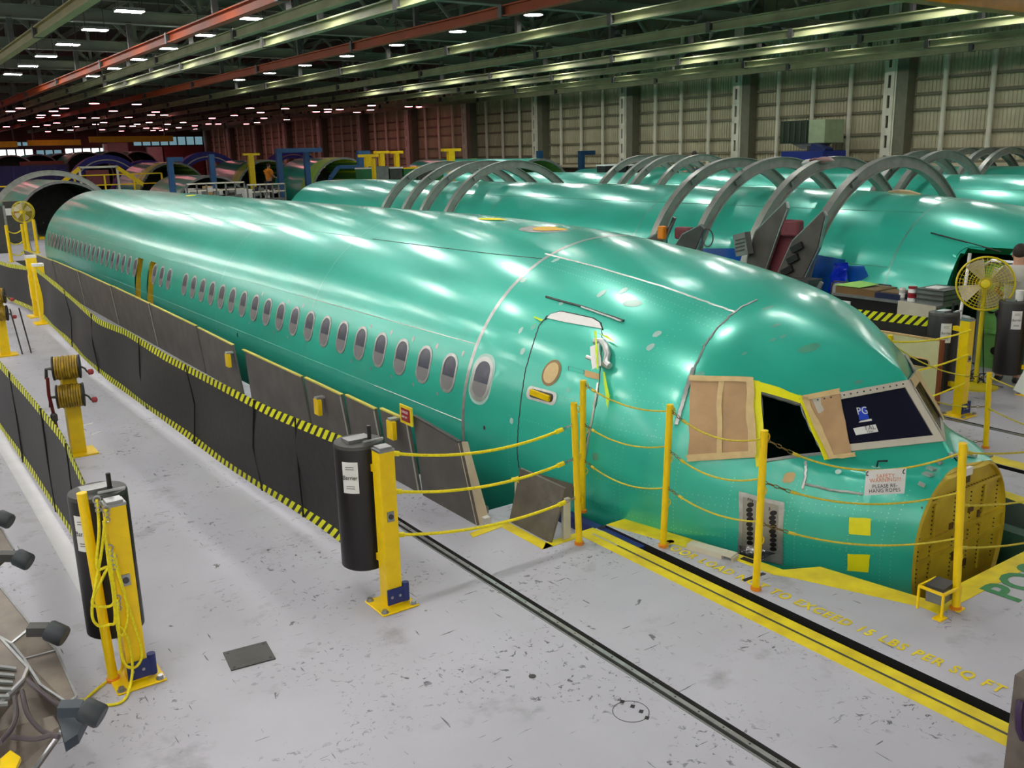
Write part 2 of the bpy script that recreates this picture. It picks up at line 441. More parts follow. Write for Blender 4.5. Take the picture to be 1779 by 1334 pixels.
# small floor fittings
p = fz(433, 1140)
m = MB().box((p.x, p.y, .004), (.27, .24, .008), rz=-.12); m.build('cover_plate', DGREY, floor, 0)
m = MB()
for a, b in ((-1, -1), (1, -1), (1, 1), (-1, 1)): m.cyl((p.x+a*.11+b*.012, p.y+b*.095-a*.012, .008), (p.x+a*.11+b*.012, p.y+b*.095-a*.012, .010), .010, 8)
m.build('plate_screws', BLK, floor, 0)
p = fz(925, 1175); MB().cyl((p.x, p.y, 0), (p.x, p.y, .003), .022, 14).build('floor_plug', DGREY, floor, 0)
p = fz(1165, 941); MB().cyl((p.x, p.y, 0), (p.x, p.y, .003), .03, 14).build('floor_plug', BLK, floor, 0)
a, b = fz(1291, 1009), fz(1328, 996); MB().bar((a.x, a.y, .002), (b.x, b.y, .002), .03, .004).build('floor_slit', BLK, floor, 0)
a, b = fz(1289, 970), fz(1312, 978); MB().bar((a.x, a.y, .005), (b.x, b.y, .005), .05, .004).build('floor_slit', BLK, floor, 0)
c = fz(1096, 1236); m = MB()
ring = [(c.x+.10*math.cos(t), c.y+.10*math.sin(t), .001) for t in np.linspace(0, 2*math.pi, 28, endpoint=False)]
m.tube(ring, .0022, 4, True); m.build('core_hole_ring', DGREY, floor, 0)
for q in ((1081, 1219), (1099, 1227), (1114, 1236), (1124, 1247)):
    a = fz(*q); MB().box((a.x, a.y, .001), (.028, .022, .003), rz=.6).build('floor_socket', BLK, floor, 0)
for q in ((130, 742, 162, 735), (158, 755, 176, 750)):
    a, b = fz(q[0], q[1]), fz(q[2], q[3]); MB().bar((a.x, a.y, .001), (b.x, b.y, .001), .03, .004).build('floor_scuff', WHITE, floor, 0)
# stencilled wording beside the slot and the green bay letters
text('stencil_text', 'FLOOR LOAD NOT TO EXCEED 15 LBS PER SQ FT', .125, (4.80, 4.93, .003), (.03, -1, 0), (1, 0, 0), YELF, floor, .0006, sx=.80, space=1.22, bold=.0035)
text('stencil_text', 'POS', .36, (5.96, 2.87, .003), (1, .04, 0), (0, 1, 0), GREENP, floor, .0006, bold=.010)

# ------------------------------------------------------------------ walls
def struct(name, m, mat, label, smooth=0, parent=None):
    o = m.build(name, mat, parent, smooth)
    return tag(o, label, None, None, 'structure')
wall = struct('wall_right', MB().bbox((XR+.25, YF, 0), (XR+.5, YB, ZR)), WALLG, 'tall panelled hangar wall behind the fuselages')
rows = [fx(1640, y, XR).z for y in (281, 259, 229, 188, 160, 133)] + [7.6]
Y0 = 22.2
bays = [Y0+7.62*k for k in range(-2, 12)]
pan_cache = {}
for bi, yb in enumerate(bays[:-1]):
    for s in range(4):
        for r in range(len(rows)-1):
            h = rows[r+1]-rows[r]-.05
            key = round(h, 3)
            yc = yb+.35+(7.62-.35)*(s+.5)/4; w = (7.62-.35)/4-.05
            if key not in pan_cache:
                m = MB()
                # ribbed sheet
                n = 12
                for k in range(n):
                    a = -w/2+w*k/n
                    m.add([(XR+.22, a, -h/2), (XR+.22, a+w/n*.7, -h/2), (XR+.22, a+w/n*.7, h/2), (XR+.22, a, h/2),
                           (XR+.18, a+w/n*.76, -h/2), (XR+.18, a+w/n*.94, -h/2), (XR+.18, a+w/n*.94, h/2), (XR+.18, a+w/n*.76, h/2),
                           (XR+.22, a+w/n, -h/2), (XR+.22, a+w/n, h/2)],
                          [(0, 3, 2, 1), (1, 2, 7, 4), (4, 7, 6, 5), (5, 6, 9, 8)])
                ob = m.build('panel', WALLM, None, 0)
                pan_cache[key] = ob; ob.parent = wall; ob.location = (0, yc, (rows[r]+rows[r+1])/2)
            else:
                c = pan_cache[key].copy(); COL.objects.link(c); c.location = (0, yc, (rows[r]+rows[r+1])/2)
# girts, ledge, mullions, columns
for z in rows[:-1]:
    MB().bbox((XR+.08, YF, z-.05), (XR+.22, YB, z+.05)).build('girt', WALLG, wall, 0)
MB().bbox((XR-.35, YF, rows[0]-.18), (XR+.2, YB, rows[0]-.04)).build('ledge', WALLM, wall, 0)
MB().bbox((XR+.0, YF, 0), (XR+.2, YB, rows[0]-.3)).build('lower_panel', pm('wall_low', (66, 46, 36), .7, var=.2, scale=2), wall, 0)
cm = MB(); cx = XR-.45
for s in (-1, 1): cm.bbox((cx, s*.13-.07, 0), (cx+.06, s*.13+.07, 8.8))
z = .3
while z < 8.6:
    cm.bbox((cx+.005, -.13, z), (cx+.05, .13, z+.28)); z += .74
cm.bbox((cx+.06, .19, 0), (cx+.5, .26, 8.8))
cm.bbox((cx+.06, -.26, 0), (cx+.5, -.19, 8.8))
c0 = cm.build('column', COLUM, None, 0); c0.parent = wall; c0.location = (0, bays[0], 0)
pipe0 = MB().cyl((XR-.02, 0, rows[0]-.1), (XR-.02, 0, 8.6), .09, 10).build('mullion', COLUM, None); pipe0.parent = wall; pipe0.location = (0, bays[0]+2.0, 0)
web0 = MB().bbox((XR-.4, .3, 0), (XR+.1, .75, 8.8)).build('column_web', pm('column_web_dark', (112, 112, 92), .6), None, 0); web0.parent = wall; web0.location = (0, bays[0]-1.05, 0)  # web box in a darker tone than the column face
for i, y in enumerate(bays):
    if i:
        for o, dy in ((c0, 0), (web0, -1.05)):
            c = o.copy(); COL.objects.link(c); c.location = (0, y+dy, 0)
    for dy in (2.0, 3.81, 5.6):
        if i == 0 and dy == 2.0: continue
        c = pipe0.copy(); COL.objects.link(c); c.location = (0, y+dy, 0)
struct('wall_left', MB().bbox((XL-.3, YF, 0), (XL, YB, ZR)), WALLM, 'plain long factory wall outside the view')
struct('wall_front', MB().bbox((XL, YF-.3, 0), (XR+.5, YF, ZR)), WALLM, 'plain end wall outside the view')
backw = struct('wall_back', MB().bbox((XL, YB, 0), (XR+.5, YB+.3, ZR)), pm('back_wall', (92, 62, 54), .7, var=.2, scale=.5), 'dim reddish end wall far beyond the aircraft')
# glazed strips in the end wall, lit by daylight
DAY = lamp_mat('daylight_glazing', (.92, .98, 1), 3.2)
DAYB = lamp_mat('daylight_glazing_blue', (.35, .62, .72), .55)
wi = 1
for (pa, pb, y0, y1, mt) in ((-20, 58, 260, 272, DAY), (62, 108, 261, 271, DAYB), (112, 188, 258, 269, DAY), (230, 352, 238, 252, DAYB), (-20, 120, 247, 253, DAYB)):
    a, b = fy(pa, (y0+y1)/2, YB), fy(pb, (y0+y1)/2, YB); zt, zb = fy((pa+pb)/2, y0, YB).z, fy((pa+pb)/2, y1, YB).z
    n = max(3, int((pb-pa)/14)); w = struct('window_%d' % wi, MB().bbox((a.x, YB-.10, zb-.12), (b.x, YB-.02, zt+.12)), DGREY, 'row of glazed panes high in the end wall'); wi += 1
    for k in range(n):
        xa = a.x+(b.x-a.x)*k/n+.08; xb = a.x+(b.x-a.x)*(k+1)/n-.08
        MB().bbox((xa, YB-.14, zb), (xb, YB-.11, zt)).build('pane', mt, w, 0)
for (pa, pb, y0, y1, c) in ((180, 186, 250, 275, (205, 200, 190)), (186, 222, 248, 276, (150, 148, 140)), (255, 281, 255, 272, (196, 194, 188)), (284, 352, 254, 278, (118, 62, 56))):
    a, b = fy(pa, (y0+y1)/2, YB-.6), fy(pb, (y0+y1)/2, YB-.6); zt = fy((pa+pb)/2, y0, YB-.6).z
    MB().bbox((a.x, YB-.9, 0), (b.x, YB-.3, zt)).build('wall_panel', pm('end_panel_%d' % pa, c, .6), backw, 0)

# ------------------------------------------------------------------ roof
ceil = struct('ceiling', MB().bbox((XL, YF, ZR), (XR+.5, YB, ZR+.2)), ROOF, 'dark roof deck above the trusses')
for x in np.arange(XL+1, XR, 3.1):
    MB().bbox((x-.06, 15, 8.95), (x+.06, YB, 9.15)).build('purlin', TRUSS, ceil, 0)
tr = thing('roof_truss', 'grey green steel roof truss spanning across the bays', None, (0, Y0, 0), kind='structure')
def ibeam(m, x0, x1, y, z, h, w):
    m.bbox((x0, y-w/2, z-.012), (x1, y+w/2, z+.012)); m.bbox((x0, y-w/2, z+h-.012), (x1, y+w/2, z+h+.012)); m.bbox((x0, y-.012, z), (x1, y+.012, z+h))
m = MB(); ibeam(m, XL, XR+.3, Y0, 6.85, .34, .3); m.build('bottom_chord', TRUSS, tr, 0)
m = MB(); ibeam(m, XL, XR+.3, Y0, 8.6, .26, .26); m.build('top_chord', TRUSS, tr, 0)
step = 3.1
for k, x in enumerate(np.arange(XL+.5, XR, step)):
    MB().bar((x, Y0, 7.15), (x, Y0, 8.65), .12, .12).build('post_brace', TRUSS, tr, 0)
    MB().bar((x, Y0+.03, 7.15), (x+step/2, Y0+.03, 8.65), .10, .10).build('brace', TRUSS, tr, 0)
    MB().bar((x+step/2, Y0-.03, 8.65), (x+step, Y0-.03, 7.15), .10, .10).build('brace', TRUSS, tr, 0)
for k in range(1, 12): copy_tree(tr, (0, 7.62*k, 0))
copy_tree(tr, (0, -7.62, 0))
# sway braces and pipes between the trusses
for k in range(9):
    for x in (2.0, 12.6, 18.9, 25.0):
        if (k + int(x)) % 2: continue
        y = Y0+7.62*k
        tag(MB().bar((x, y, 6.95), (x+2.4, y+7.62, 8.7), .07, .07).build('sway_brace', TRUSS, None, 0), 'thin slanting steel brace between two roof trusses', None, 'sway braces in the roof', 'structure')
for y in (31.5, 38.9, 46.8, 54.6):
    tag(MB().cyl((XL, y, 7.3), (XR, y, 7.3), .05, 8).build('roof_pipe', COLUM), 'pale pipe running across the roof space', None, 'pipes in the roof', 'structure')

# overhead rails along the aircraft
def rail(x, z, mat, label, w=.20, h=.21, hang=True):
    t = thing('overhead_rail', label, 'rail', (x, 2, z), 'overhead crane rails')
    m = MB(); m.bbox((x-w/2, 2, z-.015), (x+w/2, YB-1, z+.015)); m.bbox((x-w/2, 2, z+h-.015), (x+w/2, YB-1, z+h+.015)); m.bbox((x-.02, 2, z), (x+.02, YB-1, z+h))
    m.build('beam', mat, t, 0)
    if hang:
        for k in range(-1, 11):
            y = Y0+7.62*k
            MB().bar((x, y, z+h), (x, y, 6.9), .10, .14).build('hanger', DGREY, t, 0)
            MB().bbox((x-w/2-.02, y+3.6, z-.03), (x+w/2+.02, y+3.75, z+h+.03)).build('splice', DGREY, t, 0)
    return t
names = {4.4: 'olive overhead rail over the barrier aisle', 7.5: 'rust orange overhead rail over the near fuselage', 9.25: 'bright cream overhead rail, upper of a close pair', 10.05: 'cream overhead rail, lower of a close pair',
         12.7: 'orange overhead rail between the first two fuselages', 15.9: 'cream overhead rail above the second fuselage', 19.3: 'cream overhead rail between second and third fuselages',
         22.6: 'cream overhead rail above the third fuselage', 25.8: 'cream overhead rail between third and fourth fuselages', 29.3: 'cream overhead rail above the fourth fuselage', 31.9: 'cream overhead rail along the hangar wall'}
for x, lb in names.items():
    rail(x, 6.12 if x == 9.25 else 5.94, RAILO if x in (7.5, 12.7) else RAILV if x == 4.4 else RAILC, lb)
# crane girders
g = fz(1715, 8, 5.55)
t = thing('bridge_crane', 'golden yellow crane girder hung under the cream rails', 'crane', (g.x, g.y, 5.4))
MB().bbox((g.x-3, g.y-.16, 5.45), (XR-1, g.y+.16, 5.78)).build('girder', pm('crane_gold', (168, 116, 22), .4, .2, var=.2), t, 0)
for k in range(4): MB().bbox((g.x-2+k*1.3, g.y-.22, 5.78), (g.x-1.8+k*1.3, g.y+.22, 5.94)).build('trolley_wheel', DGREY, t, 0)
for (pa, pb, py, yy, i) in ((-30, 30, 252, 84, 0), (48, 140, 249, 88, 1), (155, 300, 243, 80, 2)):
    a, b = fy(pa, py, yy), fy(pb, py, yy)
    t = thing('bridge_crane', ['short yellow crane girder before the bright glazing', 'yellow crane girder hung over the blue jigs', 'long yellow crane girder near the end wall corner'][i], 'crane', (a.x, yy, a.z))
    MB().bbox((a.x, yy-.2, a.z-.2), (b.x, yy+.2, a.z+.25)).build('girder', pm('crane_yellow', (206, 182, 20), .45, var=.1), t, 0)
    for k in range(2): MB().bbox((a.x+(b.x-a.x)*(k*.8+.1), yy-.1, a.z+.25), (a.x+(b.x-a.x)*(k*.8+.1)+.1, yy+.1, 9.21)).build('hanger', DGREY, t, 0)

# ------------------------------------------------------------------ lamps
def highbay(loc, mat):
    t = thing('high_bay_lamp', 'round white high bay lamp hung among the rails', 'lamp', loc, 'round high bay lamps')
    x, y, z = loc
    MB().lathe([(.0, .26), (.02, .27), (.16, .16), (.22, .10), (.34, .09), (.36, .0)], (x, y, z), n=16).build('reflector', GREY, t)
    MB().cyl((x, y, z+.005), (x, y, z+.02), .25, 16).build('lens', mat, t)
    MB().cyl((x, y, z+.34), (x, y, 8.955), .015, 6).build('hanger_rod', DGREY, t)
    return t
def linear(loc, mat):
    t = thing('linear_lamp', 'flat rectangular white lamp panel hung from the trusses', 'lamp', loc, 'rectangular lamp panels')
    x, y, z = loc
    MB().bbox((x-.33, y-.18, z+.02), (x+.33, y+.18, z+.09)).build('housing', GREY, t, 0)
    MB().bbox((x-.31, y-.16, z+.005), (x+.31, y+.16, z+.02)).build('lens', mat, t, 0)
    for s in (-.25, .25): MB().cyl((x+s, y, z+.09), (x+s, y, 8.955), .012, 6).build('hanger_rod', DGREY, t)
    return t
ZL = 6.5
lamps_y = [21.2+3.8*k for k in range(-10, 8)]
protoH = protoL = None
for y in lamps_y:
    for x in (-16.3, -13, -9.7, -6.5, -3.3, 0.0, 3.1, 6.35, 9.45, 15.7, 22.0, 25.4, 29.2):  # leftmost rows are out of view, some added to brighten the hull side
        lin_type = x < 12
        if y > 50 or (y > 46 and x > 1): continue
        if x == 3.1 and y > 18: continue
        if 2 < x < 11 and -7 < y < 3: continue
        if lin_type and x == 9.45 and y > 34 and int(y) % 2: continue
        if x == 25.4 and int(y*10) % 3 == 0: continue
        if lin_type:
            if protoL is None: protoL = linear((x, y, ZL), LAMP_W)
            else: copy_tree(protoL, Vector((x, y, ZL))-protoL.location)
        else:
            if protoH is None: protoH = highbay((x, y, ZL), LAMP_W)
            else: copy_tree(protoH, Vector((x, y, ZL))-protoH.location)
# far end: small lamps, one mesh each
m = MB().cyl((0, 0, 0), (0, 0, .02), .25, 10, mi=1); m.lathe([(.02, .27), (.2, .14), (.42, .09)], n=10, mi=0); m.cyl((0, 0, .45), (0, 0, 2.955), .015, 5, mi=0)
far0 = None
rnd = random.Random(3)
for i, y in enumerate(np.arange(55, 104, 4.4)):
    for j, x in enumerate((-14, -10, -6, -2, 1.6, 5.9, 8.4, 11.3, 14.3, 17.6, 21, 24.2, 27.5, 30.6)):
        if rnd.random() < .34: continue
        loc = (x+rnd.uniform(-.45, .45), y+rnd.uniform(-.9, .9), 6.0)
        if far0 is None:
            far0 = tag(m.build('high_bay_lamp', [DGREY, LAMP_R]), 'small distant lamp glowing pinkish under the far roof', 'lamp', 'distant pinkish lamps')
            far0.location = loc
        else:
            c = far0.copy(); COL.objects.link(c); c.location = loc
        if rnd.random() < .3:
            c = far0.copy(); COL.objects.link(c); c.location = (loc[0]+.9, loc[1]+.1, loc[2])

# ================================================================== FUSELAGES
def pch(xs, ys):
    xs = np.array(xs, float); ys = np.array(ys, float); h = np.diff(xs); d = np.diff(ys)/h
    m = np.zeros_like(xs); m[0] = d[0]; m[-1] = d[-1]
    for i in range(1, len(xs)-1):
        m[i] = 0 if d[i-1]*d[i] <= 0 else 2*d[i-1]*d[i]/(d[i-1]+d[i])
    X = np.linspace(xs[0], xs[-1], 3000); k = np.clip(np.searchsorted(xs, X)-1, 0, len(xs)-2)
    t = (X-xs[k])/h[k]
    Yv = (2*t**3-3*t**2+1)*ys[k] + (t**3-2*t**2+t)*h[k]*m[k] + (-2*t**3+3*t**2)*ys[k+1] + (t**3-t**2)*h[k]*m[k+1]
    return lambda q: np.interp(q, X, Yv)
XC = 6.61; NOSE_Y, TAIL_Y = 3.52, 32.0
ST = [ # station, half width, height of widest point, crown, roundness, keel
 (3.52, .64, .00, .66, 2.3, -.80), (3.73, .79, .04, .80, 2.1, -.95), (4.07, 1.00, .08, 1.21, 1.55, -1.15), (4.20, 1.08, .10, 1.29, 1.52, -1.2),
 (4.50, 1.34, .15, 1.45, 1.66, -1.35), (4.90, 1.57, .20, 1.62, 1.88, -1.5), (5.20, 1.66, .25, 1.73, 2.08, -1.6), (5.80, 1.78, .28, 1.87, 2.15, -1.7),
 (6.50, 1.85, .30, 1.98, 2.12, -1.75), (7.65, 1.91, .30, 2.10, 2.1, -1.8), (9.0, 1.91, .30, 2.18, 2.05, -1.8), (11.0, 1.91, .30, 2.22, 2.0, -1.8),
 (27.0, 1.91, .30, 2.22, 2.0, -1.8), (30.0, 1.87, .32, 2.20, 2.0, -1.7), (32.0, 1.80, .36, 2.14, 2.0, -1.5)]
_Ys = [s[0] for s in ST]
fw, fz0, fzc, fn, fzb = (pch(_Ys, [s[i] for s in ST]) for i in range(1, 6))
WS = dict(cb=(6.61, 3.73, .76), ct=(6.61, 4.07, 1.18), b12=(5.89, 4.18, .70), t12=(5.91, 4.44, 1.08), b23=(5.41, 4.49, .65), t23=(5.62, 4.72, 1.13), b3=(5.07, 4.89, .63), t3=(5.40, 5.22, 1.17))
def mkplane(a, b, c):
    a, b, c = (np.array(WS[k]) for k in (a, b, c)); n = np.cross(b-a, c-a); n /= np.linalg.norm(n)
    if n[0] > 0: n = -n
    return a, n
PL = [mkplane('cb', 'ct', 'b12'), mkplane('b12', 't12', 'b23'), mkplane('b23', 't23', 'b3')]
def cutamt(p):   # p (N,3) on the near side (x<=XC): distance outside the windscreen flats
    wz = np.clip((p[:, 2]-.60)/.09, 0, 1); out = np.zeros(len(p)); nn = np.zeros_like(p)
    for a, n in PL:
        d = ((p-a) @ n)*wz*(p[:, 1] < 5.6)
        k = d > out; out[k] = d[k]; nn[k] = n
    return out, nn
def section(Y, th):
    Y = np.asarray(Y, float); th = np.asarray(th, float); Y, th = np.broadcast_arrays(Y, th)
    w, z0, zc, n, zb = fw(Y), fz0(Y), fzc(Y), fn(Y), fzb(Y)
    c, s = np.cos(th), np.sin(th)
    up = s > 0; e = np.where(up, 2./n, 1.)
    x = w*np.sign(c)*np.abs(c)**e; z = np.where(up, z0+(zc-z0)*np.abs(s)**e, z0+(z0-zb)*s)
    side = np.sign(x); p = np.stack([XC-np.abs(x), Y, z], -1).reshape(-1, 3)
    for _ in range(2):
        d, nn = cutamt(p); p = p-nn*d[:, None]
    q = p.copy(); sd = np.where(side.reshape(-1) < 0, 1., -1.)
    q[:, 0] = XC+sd*np.abs(np.minimum(p[:, 0], XC)-XC)
    return q.reshape(*Y.shape, 3)
def th_of(Y, z):
    z0, zc, n, zb = fz0(Y), fzc(Y), fn(Y), fzb(Y)
    if z >= z0: return math.asin(min(1., ((z-z0)/(zc-z0)))**(n/2)) if z < zc else math.pi/2
    return math.asin(max(-1., (z-z0)/(z0-zb)))
def surf(Y, z, off=0., hi=0):
    t = th_of(Y, z); e = .004
    p, a, b = section(np.array([Y, Y+e, Y]), np.array([t, t, t+e]))
    n = np.cross(a-p, b-p); n /= (np.linalg.norm(n)+1e-12)
    if n[0] > 0: n = -n
    return Vector(p+n*off) + Vector((HULL_X[hi]-XC, HULL_DY[hi], 0))
TT = np.arange(3.0, 60., .01)
def hit(px, py, hi=0):
    r = ray(px, py); o = CAM-np.array([HULL_X[hi]-XC, HULL_DY[hi], 0]); p = o+TT[:, None]*r
    Y = p[:, 1]; w, z0, zc, n, zb = fw(Y), fz0(Y), fzc(Y), fn(Y), fzb(Y)
    x = np.abs(p[:, 0]-XC)/w; up = p[:, 2] > z0
    v = np.where(up, x**n+np.abs((p[:, 2]-z0)/(zc-z0))**n, x**2+((p[:, 2]-z0)/(z0-zb))**2)
    d, _ = cutamt(np.stack([XC-np.abs(p[:, 0]-XC), p[:, 1], p[:, 2]], -1))
    ins = (v < 1) & (d <= 1e-6) & (Y > NOSE_Y) & (Y < TAIL_Y)
    k = int(np.argmax(ins))
    return (float(p[k, 1]), float(p[k, 2])) if ins.any() else None
def proj(p):
    q = CM @ (np.array(p)-CAM); return 889.5+F_PX*q[0]/q[2], 667.+F_PX*q[1]/q[2]
def inpoly(x, y, P):
    c = False; j = len(P)-1
    for i in range(len(P)):
        if (P[i][1] > y) != (P[j][1] > y) and x < (P[j][0]-P[i][0])*(y-P[i][1])/(P[j][1]-P[i][1])+P[i][0]: c = not c
        j = i
    return c

def hull_mesh(hi, y0, y1, dy, nth, drop=None, extra=()):
    ys = list(np.arange(y0, y1-1e-6, dy)) + [y1] + list(extra); ys = sorted(set(round(float(v), 4) for v in ys))
    th = np.linspace(-math.pi/2, 3*math.pi/2, nth+1)[:-1]
    P = section(np.array(ys)[:, None], th[None, :]); P = P + np.array([HULL_X[hi]-XC, HULL_DY[hi], 0])
    mb = MB(); n = nth
    mb.v = [tuple(map(float, p)) for p in P.reshape(-1, 3)]
    for i in range(len(ys)-1):
        for j in range(n):
            q = (i*n+j, i*n+(j+1) % n, (i+1)*n+(j+1) % n, (i+1)*n+j)
            if drop:
                c = (P[i, j]+P[i, (j+1) % n]+P[i+1, j]+P[i+1, (j+1) % n])/4
                if drop(c): continue
            mb.f.append(q); mb.m.append(0)
    return mb

# decals that lie on the skin --------------------------------------------------
def rrect(yc, zc, w, h, r, n=5):
    o = []
    for sx, sz, a0 in ((1, 1, 0), (-1, 1, 90), (-1, -1, 180), (1, -1, 270)):
        for k in range(n+1):
            a = math.radians(a0+90*k/n); o.append((yc+sx*(w/2-r)+r*math.cos(a), zc+sz*(h/2-r)+r*math.sin(a)))
    return o
def ell(yc, zc, a, b, n=16, wob=0.):
    return [(yc+a*math.cos(2*math.pi*k/n)*(1+random.uniform(-wob, wob)), zc+b*math.sin(2*math.pi*k/n)*(1+random.uniform(-wob, wob))) for k in range(n)]
def decal(name, poly, off, mat, parent, hi=0, rings=3, inner=None, depth=.0):
    m = MB(); n = len(poly); cy = sum(p[0] for p in poly)/n; cz = sum(p[1] for p in poly)/n
    rows = []
    if depth: rows.append([surf(p[0], p[1], off-depth, hi) for p in poly])
    if inner:
        for t in np.linspace(0, 1, rings+1): rows.append([surf(p[0]+(q[0]-p[0])*t, p[1]+(q[1]-p[1])*t, off, hi) for p, q in zip(poly, inner)])
        if depth: rows.append([surf(q[0], q[1], off-depth, hi) for q in inner])
    else:
        for t in np.linspace(1, 0, rings+1): rows.append([surf(cy+(p[0]-cy)*max(t, .02), cz+(p[1]-cz)*max(t, .02), off, hi) for p in poly])
    m.grid([r+[r[0]] for r in rows], flip=True)
    return m.build(name, mat, parent, 50)
def pdecal(name, px, off, mat, parent, hi=0, **k):
    q = [hit(x, y, hi) for x, y in px]
    q = [p for p in q if p]
    return decal(name, q, off, mat, parent, hi, **k)
def patch(name, quad, nu, nv, off, mat, parent, hi=0, wob=0.):
    a, b, c, d = [Vector((x, y)) for x, y in quad]; rows = []
    for i in range(nv+1):
        t = i/nv; r = []
        for j in range(nu+1):
            s = j/nu; p = a.lerp(b, s).lerp(d.lerp(c, s), t); h = hit(p.x, p.y, hi)
            if h is None: h = r[-1][1] if r else (4., .7)
            r.append((surf(h[0], h[1], off+random.uniform(0, wob), hi), h))
        rows.append([x[0] for x in r])
    m = MB().grid(rows, flip=True)
    return m.build(name, mat, parent, 60)
def seam(name, px, r, mat, parent, hi=0, n=10, off=.0):
    pts = []
    for (xa, ya), (xb, yb) in zip(px, px[1:]):
        for k in range(n):
            h = hit(xa+(xb-xa)*k/n, ya+(yb-ya)*k/n, hi)
            if h: pts.append(surf(h[0], h[1], off, hi))
    h = hit(*px[-1], hi)
    if h: pts.append(surf(h[0], h[1], off, hi))
    return MB().tube(pts, r, 5).build(name, mat, parent)
def hoop_strip(name, Y, w, off, mat, parent, hi=0, t0=-.5, t1=math.pi+.4, n=60):
    rows = []
    for y in (Y-w/2, Y+w/2):
        P = section(np.full(n, y), np.linspace(t0, t1, n)); z0 = float(fz0(y)); r = []
        for p in P:
            d = Vector((p[0]-XC, 0, p[2]-z0)); d.normalize(); r.append(Vector(p)+d*off+Vector((HULL_X[hi]-XC, HULL_DY[hi], 0)))
        rows.append(r)
    return MB().grid(rows).build(name, mat, parent)
def lap(name, z, ya, yb, r, mat, parent, hi=0, n=40):
    return MB().tube([surf(y, z, 0., hi) for y in np.linspace(ya, yb, n)], r, 4).build(name, mat, parent)

# ------------------------------------------------------------------ near fuselage
fus = thing('aircraft_fuselage', 'long green primed airliner fuselage with papered cockpit windows and no radome', 'fuselage', (XC, NOSE_Y, 0))
WIN2 = [(1322, 683), (1405, 697), (1442, 783), (1330, 800)]
EXITS = [(19.42, .62), (20.38, .62)]
def drop1(c):
    if c[0] > XC: return False
    for ey, ez in EXITS:
        if abs(c[1]-ey) < .235 and abs(c[2]-ez) < .44: return True
    return False
nose = hull_mesh(0, NOSE_Y, 7.65, .04, 200, drop1).build('nose_skin', G1, fus, 50)
# cut the side window opening cleanly out of the skin
W3 = [surf(*hit(x, y)) for x, y in WIN2]; W3n = [surf(*hit(x, y), .1)-surf(*hit(x, y)) for x, y in WIN2]; wn = sum(W3n, Vector()).normalized(); wc = sum(W3, Vector())/4
bm = bmesh.new(); bm.from_mesh(nose.data); org = nose.matrix_world.translation.copy() if False else Vector(nose['_o'])
pls = []
for k in range(4):
    a_, b_ = W3[k]-org, W3[(k+1) % 4]-org; n_ = (b_-a_).cross(wn).normalized()
    if n_.dot(wc-org-a_) < 0: n_ = -n_
    pls.append((a_, n_))
for a_, n_ in pls:
    fs = [f for f in bm.faces if (f.calc_center_median()+org-wc).length < .7 and f.calc_center_median().x+org.x < XC]
    ge = set(fs) | {e for f in fs for e in f.edges} | {v for f in fs for v in f.verts}
    bmesh.ops.bisect_plane(bm, geom=list(ge), plane_co=a_, plane_no=n_)
bmesh.ops.delete(bm, geom=[f for f in bm.faces if (f.calc_center_median()+org-wc).length < .7 and f.calc_center_median().x+org.x < XC and all((f.calc_center_median()-a_).dot(n_) > 0 for a_, n_ in pls)], context='FACES')
bm.to_mesh(nose.data); bm.free()
hull_mesh(0, 7.65, TAIL_Y, .2, 160, drop1, [e+s*.235 for e, _ in EXITS for s in (-1, 1)]).build('barrel_skin', G1, fus, 50)
# tail closure
th = np.linspace(0, 2*math.pi, 48, endpoint=False); P = section(np.full(48, TAIL_Y), th)
m = MB(); m.add([tuple(p) for p in P], [tuple(range(48))]); m.build('tail_cover', LTGREEN, fus, 0)
# forward bulkhead
P = section(np.full(72, NOSE_Y), np.linspace(0, 2*math.pi, 72, endpoint=False))
m = MB(); m.add([(XC+(p[0]-XC)*.975, NOSE_Y+.02, p[2]) for p in P], [tuple(range(72))]); bulk = m.build('forward_bulkhead', BULK, fus, 0)
rim = [[tuple(p) for p in P]+[tuple(P[0])], [(XC+(p[0]-XC)*.965, NOSE_Y-.012, (p[2]+.1)*.97-.1) for p in P]+[(XC+(P[0][0]-XC)*.965, NOSE_Y-.012, (P[0][2]+.1)*.97-.1)],
       [(XC+(p[0]-XC)*.955, NOSE_Y+.02, (p[2]+.1)*.96-.1) for p in P]+[(XC+(P[0][0]-XC)*.955, NOSE_Y+.02, (P[0][2]+.1)*.96-.1)]]
MB().grid(rim).build('rim', BULK, bulk)
for z, t in ((.43, .012), (.12, .02), (-.02, .014)):
    hw = .60 if z < .2 else .50
    MB().bbox((XC-hw, NOSE_Y-.004, z-t), (XC+hw, NOSE_Y+.02, z+t)).build('stiffener', BULK, bulk, 0)
for x in (-.38, .3): MB().bbox((XC+x-.012, NOSE_Y+.002, -.3), (XC+x+.012, NOSE_Y+.02, .40)).build('stiffener', BULK, bulk, 0)
m = MB()
for x in (-.40, -.36, .28, .32, -.55, .5, -.1, .12):
    for z in np.arange(-.25, .42, .035): m.cyl((XC+x, NOSE_Y+.012, z), (XC+x, NOSE_Y+.021, z), .006, 6)
for x in np.arange(-.5, .5, .04):
    for z in (.44, .1): m.cyl((XC+x, NOSE_Y+.004, z), (XC+x, NOSE_Y+.018, z), .006, 6)
tag(m.build('rivets', DGREY, bulk, 0), kind='stuff')
DBR = pm('brown_mark', (84, 60, 18), .6, var=.2)
for x, z, w, h in ((.02, .50, .10, .05), (-.13, .16, .05, .06), (.13, .24, .07, .05), (.25, .14, .03, .12), (-.06, -.10, .05, .07), (.1, -.2, .06, .06)):
    MB().box((XC+x, NOSE_Y+.016, z), (w, .012, h)).build('bracket', DBR, bulk, 0)
